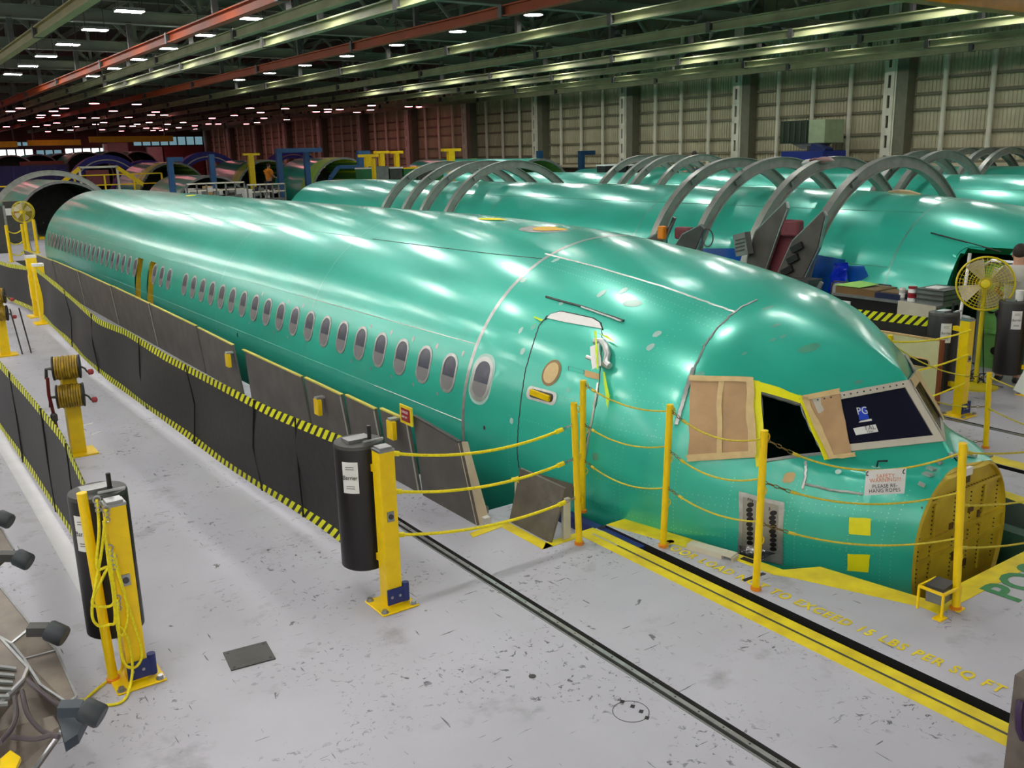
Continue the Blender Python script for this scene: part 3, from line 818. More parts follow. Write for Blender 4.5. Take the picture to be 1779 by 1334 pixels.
MB().box((XC-.02, NOSE_Y-.01, .585), (.10, .03, .06)).build('white_tag', WHITE, bulk, 0)
# fastener clips around the bulkhead rim
for t in np.linspace(.85, 2.2, 9):
    p = section(np.array([3.575]), np.array([t]))[0]; q = section(np.array([3.615]), np.array([t]))[0]
    MB().bar(tuple(p+np.array([0, 0, .012])), tuple(q+np.array([0, 0, .012])), .045, .018).build('rim_clip', ALU, fus, 0)
# cabin windows
def cabin_window(Y, z, w=.225, h=.335, fr=.03, mat=ALU, hi=0, parent=fus):
    o = rrect(Y, z, w+2*fr, h+2*fr, (w+2*fr)*.46, 6); i = rrect(Y, z, w, h, w*.46, 6)
    f = decal('cabin_window', o, .006, mat, parent, hi, 2, i, .012)
    decal('pane', i, .002, PANE, f, hi, 3)
    decal('lower_film', [(a, min(b, z-.03)) for a, b in i], .004, pm('film_pale', (132, 130, 132), .35, var=.1, scale=6), f, hi, 2)
    return f
w0 = cabin_window(8.0, .82)
SP = .508
for k in list(range(1, 19)) + [20, 21, 22]:
    c = copy_tree(w0, parent=fus); c.location = w0.location+Vector((0, SP*k, 0))
wk = 25
while 8.0+SP*wk < 31.2:
    c = copy_tree(w0, parent=fus); c.location = w0.location+Vector((0, SP*wk, 0)); wk += 1
h = hit(837, 659); wf = cabin_window(h[0], h[1], .235, .34, .04)
decal('window_doubler', rrect(h[0], h[1], .36, .48, .16, 6), .003, pm('worn_alu', (172, 208, 196), .35, .1), fus, inner=rrect(h[0], h[1], .30, .41, .14, 6), rings=2)
for k in (0, 1, 2, 3, 4, 8, 9, 11):
    decal('sanded_spot', ell(8.0+SP*k-.17, .82+.22, .022, .03, 8, .2), .003, ALU, fus, rings=1)
    decal('sanded_spot', ell(8.0+SP*k+.16, .82-.24, .02, .02, 8, .2), .003, ALU, fus, rings=1)
# overwing exits, open
for ey, ez in EXITS:
    o = rrect(ey, ez, .56, .98, .13, 6); i = rrect(ey, ez, .44, .86, .10, 6)
    f = decal('exit_frame', o, .006, G1, fus, 0, 2, i, .0)
    rows = [[surf(p[0], p[1], d) for p in i]+[surf(*i[0], d)] for d in (.006, -.16)]
    MB().grid(rows, flip=True).build('reveal', BULK, f)
    MB().grid([[surf(ey+a, ez+b, -.18) for a in (-.24, 0, .24)] for b in np.linspace(-.47, .47, 6)]).build('inner_lining', pm('exit_lining', (96, 82, 22), .5, rgb2=(40, 36, 14), scale=4), f)
# skin seams
hoop_strip('station_seam', 7.65, .05, .003, ALU, fus)
hoop_strip('station_seam', 15.3, .014, .002, pm('seam_green', (120, 190, 170), .3, .5), fus)
hoop_strip('station_seam', 11.6, .014, .002, MATS['seam_green'], fus)
hoop_strip('station_seam', 25.0, .02, .002, MATS['seam_green'], fus)
for z, ya, yb, r, mt in ((1.155, 7.68, 12.2, .005, ALU), (1.155, 12.2, 26, .003, MATS['seam_green']), (.40, 7.68, 9.6, .005, ALU), (.40, 9.6, 24, .003, MATS['seam_green']), (1.93, 7.68, 11.2, .005, DGREY), (1.93, 11.2, 24, .003, MATS['seam_green'])):
    lap('lap_seam', z, ya, yb, r, mt, fus)
seam('lap_seam', [(948, 441), (1035, 463), (1150, 497), (1230, 525), (1280, 543)], .011, ALU, fus)
seam('cab_seam', [(1318, 520), (1290, 533), (1270, 548), (1245, 572), (1225, 600), (1207, 640), (1196, 672)], .010, ALU, fus)
seam('cab_seam', [(1205, 640), (1190, 690), (1176, 738)], .022, ALU, fus)
seam('cab_seam', [(1404, 800), (1398, 838), (1396, 848)], .014, ALU, fus)
seam('cab_seam', [(1398, 840), (1440, 850), (1500, 858)], .012, ALU, fus)
seam('door_seal', [(952, 548), (937, 566), (926, 600), (914, 640), (906, 690), (901, 740), (899, 780), (902, 812)], .006, DGREY, fus)
seam('door_seal', [(1046, 572), (1047, 590), (1043, 640), (1040, 690), (1026, 740), (1010, 800), (996, 850)], .004, DGREY, fus)
seam('gutter_strip', [(950, 516), (1015, 534), (1085, 558)], .012, DGREY, fus, off=.008)
seam('gutter_strip', [(1012, 535), (1082, 560)], .010, ALU, fus, off=.016)
seam('door_edge_strip', [(1040, 665), (1034, 700), (1026, 745), (1018, 790), (1012, 808)], .014, ALU, fus)
# crew door details
pdecal('door_top_gap', [(950, 553), (958, 546), (975, 542), (1000, 547), (1030, 554), (1043, 561), (1047, 572), (1020, 567), (985, 561)], .010, WHITE, fus, rings=2)
seam('door_top_edge', [(948, 556), (958, 546), (975, 541), (1000, 546), (1032, 553), (1045, 562), (1048, 573)], .006, BLK, fus, off=.006)
pdecal('door_lower_gap', [(903, 812), (950, 826), (997, 840), (998, 868), (970, 860), (910, 836)], .012, pm('gap_grey', (112, 106, 90), .6), fus, rings=2)
hh = hit(958, 648); rp = decal('round_plug', ell(*hh, .088, .088, 20), .008, TAPE, fus, rings=2)
decal('plug_ring', ell(*hh, .112, .112, 20), .005, pm('brown_ring', (140, 112, 70), .5), rp, inner=ell(*hh, .088, .088, 20), rings=1)
hl = hit(941, 687)
hd = decal('door_handle', rrect(hl[0], hl[1], .40, .115, .05, 5), .004, ALU, fus, inner=rrect(hl[0], hl[1], .32, .075, .035, 5), rings=1)
decal('handle_recess', rrect(hl[0], hl[1], .32, .075, .035, 5), .003, DGREY, hd, rings=2)
MB().bar(surf(hl[0]+.13, hl[1]+.008, .02), surf(hl[0]-.13, hl[1]-.008, .02), .05, .025, (-1, 0, 0)).build('lever', YEL, hd, 0)
q = [hit(*p) for p in ((988, 636), (1016, 643), (1016, 650), (988, 643))]
decal('latch_slot', q, .004, DGREY, fus, rings=1, inner=[(a*.93+.07*sum(x[0] for x in q)/4, b*.9+.1*sum(x[1] for x in q)/4) for a, b in q])
q = [hit(*p) for p in ((1017, 643), (1043, 650), (1043, 660), (1017, 654))]; decal('latch', q, .008, WOOD, fus, rings=1)
# hinge arm with paper tag and ribbons
ha = [(1038, 598), (1050, 598), (1058, 606), (1061, 620), (1058, 634), (1066, 640)]
MB().tube([surf(*hit(*p), .05) for p in ha], .030, 8).build('hinge_arm', pm('white_hinge', (205, 208, 206), .35, .4), fus)
MB().tube([surf(*hit(*p), .05) for p in ((1026, 624), (1040, 630), (1062, 642))], .018, 8).build('hinge_pin', MATS['white_hinge'], fus)
patch('paper_tag', [(1036, 612), (1051, 606), (1056, 643), (1041, 649)], 2, 3, .10, WHITE, fus)
RIB = pm('lime_ribbon', (200, 236, 20), .5, var=.1)
patch('ribbon', [(1044, 588), (1047, 588), (1053, 650), (1050, 650)], 1, 6, .115, RIB, fus)
patch('ribbon', [(1051, 648), (1055, 648), (1063, 690), (1059, 712)], 1, 6, .03, RIB, fus)
patch('ribbon', [(1046, 585), (1060, 589), (1074, 600), (1070, 598)], 4, 1, .05, RIB, fus)
patch('ribbon', [(931, 551), (946, 557), (943, 560), (930, 554)], 2, 1, .02, RIB, fus)
# sanded / primed spots on the skin
for x, y, a, b, c in ((966, 452, .05, .03, 0), (910, 487, .06, .035, 0), (905, 574, .035, .05, 0), (909, 610, .05, .05, 0), (928, 568, .05, .04, 1), (976, 527, .04, .025, 0), (1046, 510, .05, .05, 0), (1100, 527, .16, .04, 0), (1084, 505, .05, .04, 0),
                   (1131, 603, .045, .045, 0), (1143, 580, .05, .04, 0), (988, 677, .03, .04, 1), (889, 731, .04, .05, 0), (1035, 793, .06, .06, 1), (842, 743, .03, .035, 2), (413, 582, .05, .06, 2), (1460, 818, .03, .03, 0), (1216, 650, .05, .03, 1),
                   (1335, 535, .03, .02, 1), (1350, 565, .03, .02, 1), (1345, 590, .02, .02, 1), (1406, 605, .07, .05, 3), (1295, 614, .02, .02, 1), (1505, 658, .03, .02, 1), (1550, 668, .035, .025, 1), (1581, 789, .05, .02, 0), (1360, 585, .02, .02, 1)):
    h = hit(x, y); a *= .62; b *= .62
    if h: decal('sanded_spot' if c != 2 else 'drain_cap', ell(h[0], h[1], a, b, 12, .12), .003, [pm('worn_alu', (172, 208, 196), .35, .1), MATS['seam_green'], DGREY, pm('dull_green', (70, 150, 124), .5)][c], fus, rings=1)
h = hit(1372, 829); decal('square_port', rrect(h[0], h[1], .055, .075, .02), .006, TAPE, fus, rings=1)
for a, b in ((1477, 898), (1474, 961)):
    patch('yellow_patch', [(a, b), (a+38, b+2), (a+36, b+32), (a-1, b+29)], 3, 3, .006, TAPEY, fus)
# antenna spot on the crown
h = hit(960, 397)
if h:
    decal('antenna_pad', ell(h[0], h[1], .36, .03, 18), .004, ALU, fus, rings=2); decal('antenna_patch', ell(h[0]-.02, h[1], .20, .018, 16), .009, pm('amber_patch', (226, 184, 70), .5), fus, rings=2)
for x, y in ((331, 340), (868, 380)):
    h = hit(x, y)
    if h: decal('yellow_patch', ell(h[0], h[1], .25, .01, 8), .006, TAPEY, fus, rings=1)
# access panel with holes low on the nose
ap = patch('access_panel', [(1285, 853), (1363, 872), (1360, 980), (1283, 962)], 6, 6, .012, ALU, fus)
patch('panel_plate', [(1292, 862), (1354, 877), (1350, 955), (1290, 945)], 6, 6, .024, pm('dull_silver', (158, 156, 146), .4, .5), ap)
for k in range(9):
    for px, py in ((1304, 876+k*8.0), (1343, 890+k*7.6)):
        h = hit(px, py); decal('hole', ell(h[0], h[1], .019, .019, 10), .027, BLK, ap, rings=1)
patch('foil', [(1288, 940), (1347, 954), (1322, 966), (1287, 958)], 6, 3, .045, pm('crumpled_foil', (210, 208, 220), .15, .95, var=.3, scale=20, bump=1.), ap, wob=.03)
h = hit(1300, 866); text('panel_marks', 'P/N', .035, surf(h[0], h[1], .03), (0, -1, 0), (0, 0, 1), BLK, ap)
h = hit(1336, 882); text('panel_marks', '3', .035, surf(h[0], h[1], .03), (0, -1, 0), (0, 0, 1), BLK, ap)
# rivet rows on the nose
m = MB()
def rivet(Y, z, r=.0055):
    p = surf(Y, z, .0015); e = surf(Y, z, .01)-p
    u, v = perp(e); m.add([p+(u*math.cos(a)+v*math.sin(a))*r for a in np.arange(0, 6.28, 1.047)], [tuple(range(6))])
for Y in (3.64, 3.70, 3.9, 4.22, 4.28, 4.62, 5.0, 5.06, 5.5, 5.56, 6.9):
    for z in np.arange(-.25, .55 if Y < 4.8 else .62, .032): rivet(Y, z)
for Y in (5.25, 5.5, 5.56, 6.05):
    for z in np.arange(.62, 1.6, .045): rivet(Y, z)
for z in (.05, .30, .36, .75, 1.0, 1.28):
    for y in np.arange(5.15 if z > .4 else 3.7, 5.95, .04): rivet(y, z)
for z in (.62, .9):
    for y in np.arange(6.05, 6.7, .04): rivet(y, z)
for k in range(6):
    for y in np.arange(5.25, 7.6, .042): rivet(y, float(fzc(y))-.14-k*.018+(.02 if k % 2 else 0))
tag(m.build('skin_rivets', pm('rivet_tint', (120, 214, 188), .3, .6, var=0), fus, 0), kind='stuff')

# cockpit glazing --------------------------------------------------------------
FRM = pm('cream_frame', (208, 202, 186), .45, .2, var=.06)
def mirror(p): return (2*XC-p[0], p[1], p[2])
def quad_ring(name, corners, t, n, mat, parent, thick=.02, mi=1., lift=.0):
    C = [Vector(c) for c in corners]; ctr = sum(C, Vector())/4; n = Vector(n)
    I = []
    for k in range(4):
        a, b = (C[k-1]-C[k]).normalized(), (C[(k+1) % 4]-C[k]).normalized(); s = a.cross(b).length
        I.append(C[k]+(a+b)*(t/max(s, .3)))
    m = MB(); o = n*(thick+lift)
    rows = [[c+n*lift*0 for c in C], [c+o for c in C], [c+o for c in I], [c-n*.01 for c in I]]
    m.grid([r+[r[0]] for r in rows]); m.grid([r+[r[0]] for r in rows], flip=True)
    return m.build(name, mat, parent, 0), I
def windscreen(cs, n, ft, gl, mir=False, name='windscreen'):
    if mir: cs = [mirror(c) for c in cs]; n = (-n[0], n[1], n[2])
    ob, I = quad_ring(name, cs, ft, n, FRM, fus)
    if gl:
        n = Vector(n); MB().prism([i+n*.004 for i in I], n*.006).build('glass', gl, ob, 0)
    return ob, I, n
ws1, I1, n1 = windscreen([WS['b12'], WS['t12'], WS['ct'], WS['cb']], PL[0][1], .055, GLASS)
windscreen([WS['b12'], WS['t12'], WS['ct'], WS['cb']], PL[0][1], .055, pm('tan_glass', (64, 62, 52), .12, var=.1), True)
windscreen([WS['b23'], WS['t23'], WS['t12'], WS['b12']], PL[1][1], .04, GLASS, True, 'side_window')
windscreen([WS['b3'], WS['t3'], WS['t23'], WS['b23']], PL[2][1], .04, GLASS, True, 'side_window')
m = MB()
for k in range(14):
    a = Vector(WS['t12']).lerp(Vector(WS['ct']), (k+.7)/14.8)+Vector(PL[0][1])*.021-Vector((0, .018, .022)); m.cyl(a, a+Vector(PL[0][1])*.003, .007, 6)
tag(m.build('frame_bolts', DGREY, ws1, 0), kind='stuff')
# open side window: grey reveal frame, yellow tape around it
seam('window_frame', [(1322, 683), (1405, 697)], .014, GREY, fus, off=.0); seam('window_frame', [(1330, 800), (1442, 783)], .016, ALU, fus)
seam('window_frame', [(1322, 683), (1330, 800)], .010, GREY, fus); seam('window_frame', [(1405, 697), (1442, 783)], .010, GREY, fus)
for q in ([(1307, 661), (1322, 664), (1331, 803), (1314, 812)], [(1316, 664), (1400, 683), (1404, 696), (1320, 681)], [(1400, 682), (1418, 686), (1460, 792), (1442, 796)]):
    patch('yellow_tape', q, 4, 8, .020, TAPEY, fus)
pp = patch('masking_paper', [(1201, 658), (1308, 661), (1313, 793), (1198, 799)], 10, 10, .028, PAPER, fus, wob=.012)
for q in ([(1200, 655), (1309, 659), (1309, 667), (1200, 664)], [(1250, 662), (1259, 662), (1256, 792), (1247, 793)], [(1196, 790), (1312, 784), (1313, 795), (1197, 802)], [(1298, 664), (1310, 664), (1315, 790), (1301, 792)]):
    patch('masking_tape', q, 6, 6, .044, TAPE, pp)
pp = patch('masking_paper', [(1406, 684), (1470, 672), (1514, 775), (1452, 792)], 6, 8, .032, PAPER, fus, wob=.012)
for q in ([(1404, 685), (1471, 671), (1474, 680), (1408, 693)], [(1404, 688), (1416, 686), (1464, 786), (1450, 793)], [(1448, 789), (1520, 772), (1523, 779), (1452, 797)]):
    patch('masking_tape', q, 6, 6, .046, TAPE, pp)
for q in ([(1577, 668), (1587, 655), (1646, 742), (1634, 748)],):
    a, b, c, d = [fx(x, y, XC+.02 if i in (0, 3) else XC+.30) for i, (x, y) in enumerate(q)]
nR = Vector((-PL[0][1][0], PL[0][1][1], PL[0][1][2]))
tR = [Vector(mirror(WS[k])) for k in ('t12', 'ct', 'cb', 'b12')]
MB().prism([tR[1]+nR*.026, tR[1].lerp(tR[0], .9)+nR*.026, tR[1].lerp(tR[0], .9)+(tR[2]-tR[1])*.14+nR*.026, tR[1]+(tR[2]-tR[1])*.14+nR*.026], nR*.004).build('masking_tape', TAPE, fus, 0)
MB().prism([tR[0].lerp(tR[1], .45)+nR*.03, tR[0]+nR*.03, tR[3]+nR*.03, tR[3].lerp(tR[2], .15)+nR*.03], nR*.004).build('masking_tape', TAPE, fus, 0)
# notices on the glass
Pn = Vector(PL[0][1]); ex = (Vector(WS['cb'])-Vector(WS['b12'])).normalized(); ey = Pn.cross(ex).normalized()
if ey.z < 0: ey = -ey
def onplane(px, py, lift):
    r = Vector(ray(px, py)); a = Vector(PL[0][0])+Pn*lift; o = Vector(CAM); return o+r*((a-o).dot(Pn)/r.dot(Pn))
BLUEL = pm('logo_blue', (30, 70, 200), .5, var=0)
for q, bd, sz, mt in (([(1480, 704), (1505, 700), (1515, 731), (1485, 735)], 'PPG', .085, WHITE), ([(1482, 744), (1521, 737), (1526, 750), (1487, 756)], 'CRYSTAL', .04, BLK)):
    c = [onplane(x, y, .012) for x, y in q]; nt_ = MB().prism(c, Pn*.002).build('notice_sheet', WHITE, ws1, 0)
    if bd == 'PPG':
        c2 = [onplane(x, y, .016) for x, y in ((1489, 708), (1503, 706), (1510, 727), (1493, 730))]
        MB().prism(c2, Pn*.0015).build('logo_block', BLUEL, nt_, 0)
        text('logo_text', 'PG', .085, onplane(1498, 714, .021), ex, ey, WHITE, nt_, .0005, 'CENTER', .8)
    else:
        text('notice_text', 'TAL', .05, onplane(1511, 743, .017), ex, ey, pm('grey_ink', (90, 90, 96), .6, var=0), nt_, .0005, 'CENTER')
        text('notice_text', '7141', .025, onplane(1512, 750, .017), ex, ey, MATS['grey_ink'], nt_, .0005, 'CENTER')
# pitot stub on the nose
h = hit(1581, 789)
if h: MB().tube([surf(*h, .0), surf(*h, .05), surf(h[0]-.05, h[1], .055)], .008, 6).build('probe', BLK, fus)

# ------------------------------------------------------------------ the other fuselages
def other_hull(hi, label, drop=None, y0=NOSE_Y, y1=TAIL_Y):
    t = thing('aircraft_fuselage', label, 'fuselage', (HULL_X[hi], y0+HULL_DY[hi], 0))
    hull_mesh(hi, y0, 8.4, .08 if hi > 1 else .06, 100, drop).build('nose_skin', G2, t, 50)
    hull_mesh(hi, 8.4, y1, .4, 100).build('barrel_skin', G2, t, 50)
    P = section(np.full(48, y1), np.linspace(0, 2*math.pi, 48, endpoint=False))+np.array([HULL_X[hi]-XC, HULL_DY[hi], 0])
    m = MB(); m.add([tuple(p) for p in P], [tuple(range(48))]); m.build('tail_cover', LTGREEN, t, 0)
    P = section(np.full(48, y0), np.linspace(0, 2*math.pi, 48, endpoint=False))+np.array([HULL_X[hi]-XC, HULL_DY[hi], 0])
    m = MB(); m.add([tuple(p) for p in P], [tuple(range(48))]); m.build('forward_bulkhead', BULK, t, 0)
    for y in (7.65, 13.5, 19.0, 25.0): hoop_strip('station_seam', y, .03, .003, MATS['seam_green'], t, hi)
    for z in (1.93, 1.15): lap('lap_seam', z, 7.7, 28, .006, MATS['seam_green'], t, hi)
    MB().tube([section(np.array([y]), np.array([math.pi/2]))[0]+np.array([HULL_X[hi]-XC, HULL_DY[hi], 0]) for y in (8.3, 8.5, 8.7, 8.9)], [.02, .06, .06, .02], 8).build('antenna_cover', pm('cream_fairing', (220, 196, 150), .4), t)
    return t
DO = (5.93, 6.73, -.25, 1.50)      # open door in the second hull: y from-to, z from-to
def drop2(c):
    y = c[1]-HULL_DY[1]
    return c[0] < HULL_X[1] and DO[0] < y < DO[1] and DO[2] < c[2] < DO[3] - (0.10 if min(y-DO[0], DO[1]-y) < .1 else 0)
fus2 = other_hull(1, 'green airliner fuselage with an open crew door and blue film on its side', drop2)
o = rrect((DO[0]+DO[1])/2, .63, .92, 1.86, .17, 6); i = rrect((DO[0]+DO[1])/2, .63, .80, 1.74, .13, 6)
f = decal('door_frame', o, .012, G2, fus2, 1, 2, i, 0)
MB().grid([[surf(p[0], p[1], d, 1) for p in i]+[surf(*i[0], d, 1)] for d in (.012, -.12)], flip=True).build('reveal', GREENB, f)
MB().bbox((12.9, 5.2, -.22), (16.2, 12, -.18)).build('cabin_floor', GREENB, fus2, 0)
a = Vector((15.6, 9.1, 1.0)); MB().box((a.x, a.y, .95), (.02, .30, .36)).build('inner_window', BLUEBAG, fus2, 0)
MB().bbox((14.2, 8.3, -.2), (15.9, 8.36, 1.75)).build('inner_partition', GREENB, fus2, 0)
h = hit(1632, 462, 1)
MB().box((13.9, 8.26, 1.06), (.22, .04, .30)).build('partition_window', BLUEBAG, fus2, 0)
seam('gutter_strip', [(1618, 405), (1690, 424), (1740, 438)], .012, DGREY, fus2, 1, off=.008)
for q in ([(1415, 442), (1470, 452), (1462, 545), (1402, 545)], [(1215, 432), (1292, 432), (1290, 480), (1210, 450)], [(1470, 462), (1502, 462), (1510, 480), (1478, 500)]):
    patch('blue_film', q, 8, 5, .012, BLUEFILM, fus2, 1, .01)
patch('blue_bag', [(1457, 462), (1482, 462), (1476, 508), (1447, 508)], 6, 8, .10, BLUEBAG, fus2, 1, .06)
fus3 = other_hull(2, 'green airliner fuselage third in the row, partly hidden behind the second')
fus4 = other_hull(3, 'green airliner fuselage closest to the panelled hangar wall')
# opened crew door of the second fuselage
d = thing('crew_door', 'opened crew door showing its light green riveted lining', 'door panel', (12.3, 6.2, 0), kind='thing')
MB().bbox((12.32, 5.67, -.02), (12.40, 6.62, 1.42)).build('door_body', LTGREEN, d, 0)
MB().tube([(12.30, 5.68, .05), (12.30, 5.68, 1.36), (12.30, 5.78, 1.44), (12.30, 6.51, 1.44), (12.30, 6.61, 1.36), (12.30, 6.61, .05)], .03, 8).build('door_seal', STEEL, d)
for k, (y, z) in enumerate(((5.86, .95), (6.2, 1.15), (5.9, .35), (6.35, .25), (6.05, .62), (6.45, .8))):
    MB().cyl((12.30, y, z), (12.325, y, z), .055, 14).build('lightening_hole', DARK, d)
for z in (.15, .5, .8, 1.25): MB().bbox((12.28, 5.7, z-.02), (12.32, 6.6, z+.02)).build('stiffener', LTGREEN, d, 0)
MB().bbox((12.22, 5.95, .28), (12.32, 6.3, .46)).build('mechanism', ORANGE, d, 0)

# ------------------------------------------------------------------ tooling hoops
def hoop(hi, Y, label, group, r=2.40):
    x = HULL_X[hi]; zc = .30
    t = thing('tooling_hoop', label, 'hoop', (x, Y, 0), group)
    n = 40; A = [(-.12+k*(math.pi+.24)/n) for k in range(n+1)]
    def ringpts(rr, yy): return [(x-rr*math.cos(a), yy, zc+rr*math.sin(a)) for a in A]
    m = MB(); m.grid([ringpts(r-.10, Y-.02), ringpts(r+.08, Y-.02), ringpts(r+.08, Y+.02), ringpts(r-.10, Y+.02), ringpts(r-.10, Y-.02)]); m.build('web', HOOPM, t, 40)
    for nm, rr in (('outer_flange', r+.08), ('inner_flange', r-.10)):
        m = MB(); m.grid([ringpts(rr-.008, Y-.07), ringpts(rr+.008, Y-.07), ringpts(rr+.008, Y+.07), ringpts(rr-.008, Y+.07), ringpts(rr-.008, Y-.07)]); m.build(nm, HOOPM, t, 40)
    for s in (-1, 1):
        MB().bbox((x+s*(r-.12)-.0, Y-.08, -.02), (x+s*(r+.10), Y+.08, .05)).build('foot', DGREY, t, 0)
    MB().box((x-r*math.cos(1.05), Y-.05, zc+r*math.sin(1.05)), (.18, .04, .10), ry=-.5).build('splice_plate', STEEL, t, 0)
    return t
HB = [hoop(1, y, lb, 'hoops by the open crew door') for y, lb in zip((13.05, 11.95, 10.7, 9.5), ('grey hoop furthest aft of four beside the maroon cushions', 'grey hoop second from the aft end, with a round gauge ring', 'grey hoop between the large wedge plates', 'grey hoop closest to the open crew door'))]
for k, y in enumerate((24.2, 23.0, 22.0, 20.75)): hoop(1, y, 'grey hoop over the second fuselage, %s of the aft four counted from its tail' % ('first', 'second', 'third', 'fourth')[k], 'aft hoops of the second fuselage')
for k, y in enumerate((23.6, 22.7, 22.1, 20.95)): hoop(2, y, 'slim grey hoop over the third fuselage, %s of four counted from its tail' % ('first', 'second', 'third', 'fourth')[k], 'hoops of the third fuselage')
for y in (16.4, 15.7, 15.1): hoop(3, y, 'thin grey hoop over the fuselage beside the hangar wall', 'hoops of the fourth fuselage')
for k, y in enumerate((13.6, 13.0)): hoop(2, y, 'grey hoop near the nose of the third fuselage, %s of a pair' % ('aft one', 'forward one')[k], 'forward hoops of the third fuselage')
hoop(0, 40.5, 'large grey hoop standing behind the tail of the near fuselage', None, 2.35)
# wedge plates and pads on the second fuselage's hoops
def wedge(px, x, th_, label, mat=GREY):
    pts = [fx(a, b, x) for a, b in px]; c = sum(pts, Vector())/len(pts)
    t = thing('wedge_plate', label, 'fixture plate', (c.x, c.y, min(p.z for p in pts)), 'fixture plates on the hoops')
    m = MB().prism(pts, (th_, 0, 0)); m.build('plate', mat, t, 0)
    n = len(pts)
    MB().bar((c.x+th_+.03, c.y, c.z), (c.x+th_+.03, c.y, 0), .05, .06).build('leg', DGREY, t, 0)
    for k in range(n-1): MB().bar(pts[k]+Vector((th_/2, 0, 0)), pts[k+1]+Vector((th_/2, 0, 0)), .05, .05).build('edge_angle', STEEL, t, 0)
    return t
PLM = pm('plate_grey', (104, 98, 92), .45, .4, rgb2=(80, 74, 72), scale=3)
wedge([(1296, 470), (1299, 448), (1313, 402), (1364, 351), (1366, 362), (1352, 400), (1326, 474)], 12.10, .06, 'tall grey wedge plate leaning against a hoop beside the maroon pad', PLM)
t = wedge([(1350, 478), (1360, 455), (1376, 420), (1428, 368), (1432, 376), (1420, 430), (1392, 488)], 12.08, .08, 'open pocketed grey wedge beside the hoop closest to the crew door', PLM)
for k, (x, y) in enumerate(((1385, 430), (1378, 450), (1368, 470))): MB().box(fx(x, y, 12.06), (.06, .22, .10), rx=-.5).build('pocket', BLK, t, 0)
wedge([(1121, 418), (1160, 396), (1170, 378), (1150, 425)], 12.10, .06, 'low grey wedge plate beside the amber lamp and maroon bolster', PLM)
wedge([(1172, 428), (1185, 408), (1216, 392), (1222, 398), (1205, 440)], 12.08, .08, 'small dark wedge plate between the two rearmost hoops', DGREY)
def blockthing(name, label, cat, c, sz, mat, r=.0, group=None):
    t = thing(name, label, cat, (c.x, c.y, c.z-sz[2]/2), group)
    m = MB().box(c, sz); ob = m.build('body', mat, t, 0)
    md = ob.modifiers.new('soft', 'BEVEL'); md.width = min(sz)*.25; md.segments = 3
    return t
blockthing('seat_cushion', 'maroon headrest cushion above the maroon backboard', 'cushion', fx(1376, 396, 12.2), (.16, .36, .26), MAROON)
t = blockthing('back_pad', 'maroon padded backboard between two wedge plates', 'cushion', fx(1357, 436, 12.3), (.10, .60, .85), MAROON)
blockthing('seat_cushion', 'rounded maroon bolster behind the low wedge plates', 'cushion', fx(1189, 405, 12.25), (.20, .36, .22), MAROON)
blockthing('warning_lamp', 'amber lamp body on the low wedge plate', 'lamp', fx(1150, 404, 12.06), (.10, .16, .24), ORANGE)
t = thing('tool_tray', 'dark greasy tray slung under the pocketed wedge', 'tray', fx(1370, 500, 12.0))
c = fx(1370, 497, 12.0); MB().box(c, (.35, 1.0, .30)).build('tray_body', DGREY, t, 0)
MB().box(c+Vector((-.2, -.6, -.15)), (.04, .05, .7), rx=.5).build('tray_strut', STEEL, t, 0)
t = thing('vent_box', 'small grey louvred box beside the tall wedge plate', 'box', fx(1291, 427, 12.0))
c = fx(1291, 424, 12.0); MB().box(c, (.14, .26, .36), rx=-.25).build('box_body', GREY, t, 0)
for k in range(4): MB().box(c+Vector((-.075, 0, -.1+k*.06)), (.01, .20, .02), rx=-.25).build('louvre', DGREY, t, 0)
t = thing('gauge_ring', 'thin wire ring hanging on a hoop', 'ring', fx(1229, 418, 12.1))
c = fx(1229, 413, 12.05); MB().tube([c+Vector((0, .13*math.cos(a), .15*math.sin(a))) for a in np.linspace(0, 6.28, 20)[:-1]], .012, 5, True).build('wire', DGREY, t)

# ================================================================== FOREGROUND
def zat(P, px, py):
    r = ray(px, py); return 3.0+math.hypot(P.x, P.y)/math.hypot(r[0], r[1])*r[2]
def bolt(m, x, y, z, r=.018, h=.022): m.cyl((x, y, z), (x, y, z+h), r, 6); m.cyl((x, y, z), (x, y, z+.004), r*1.5, 10)

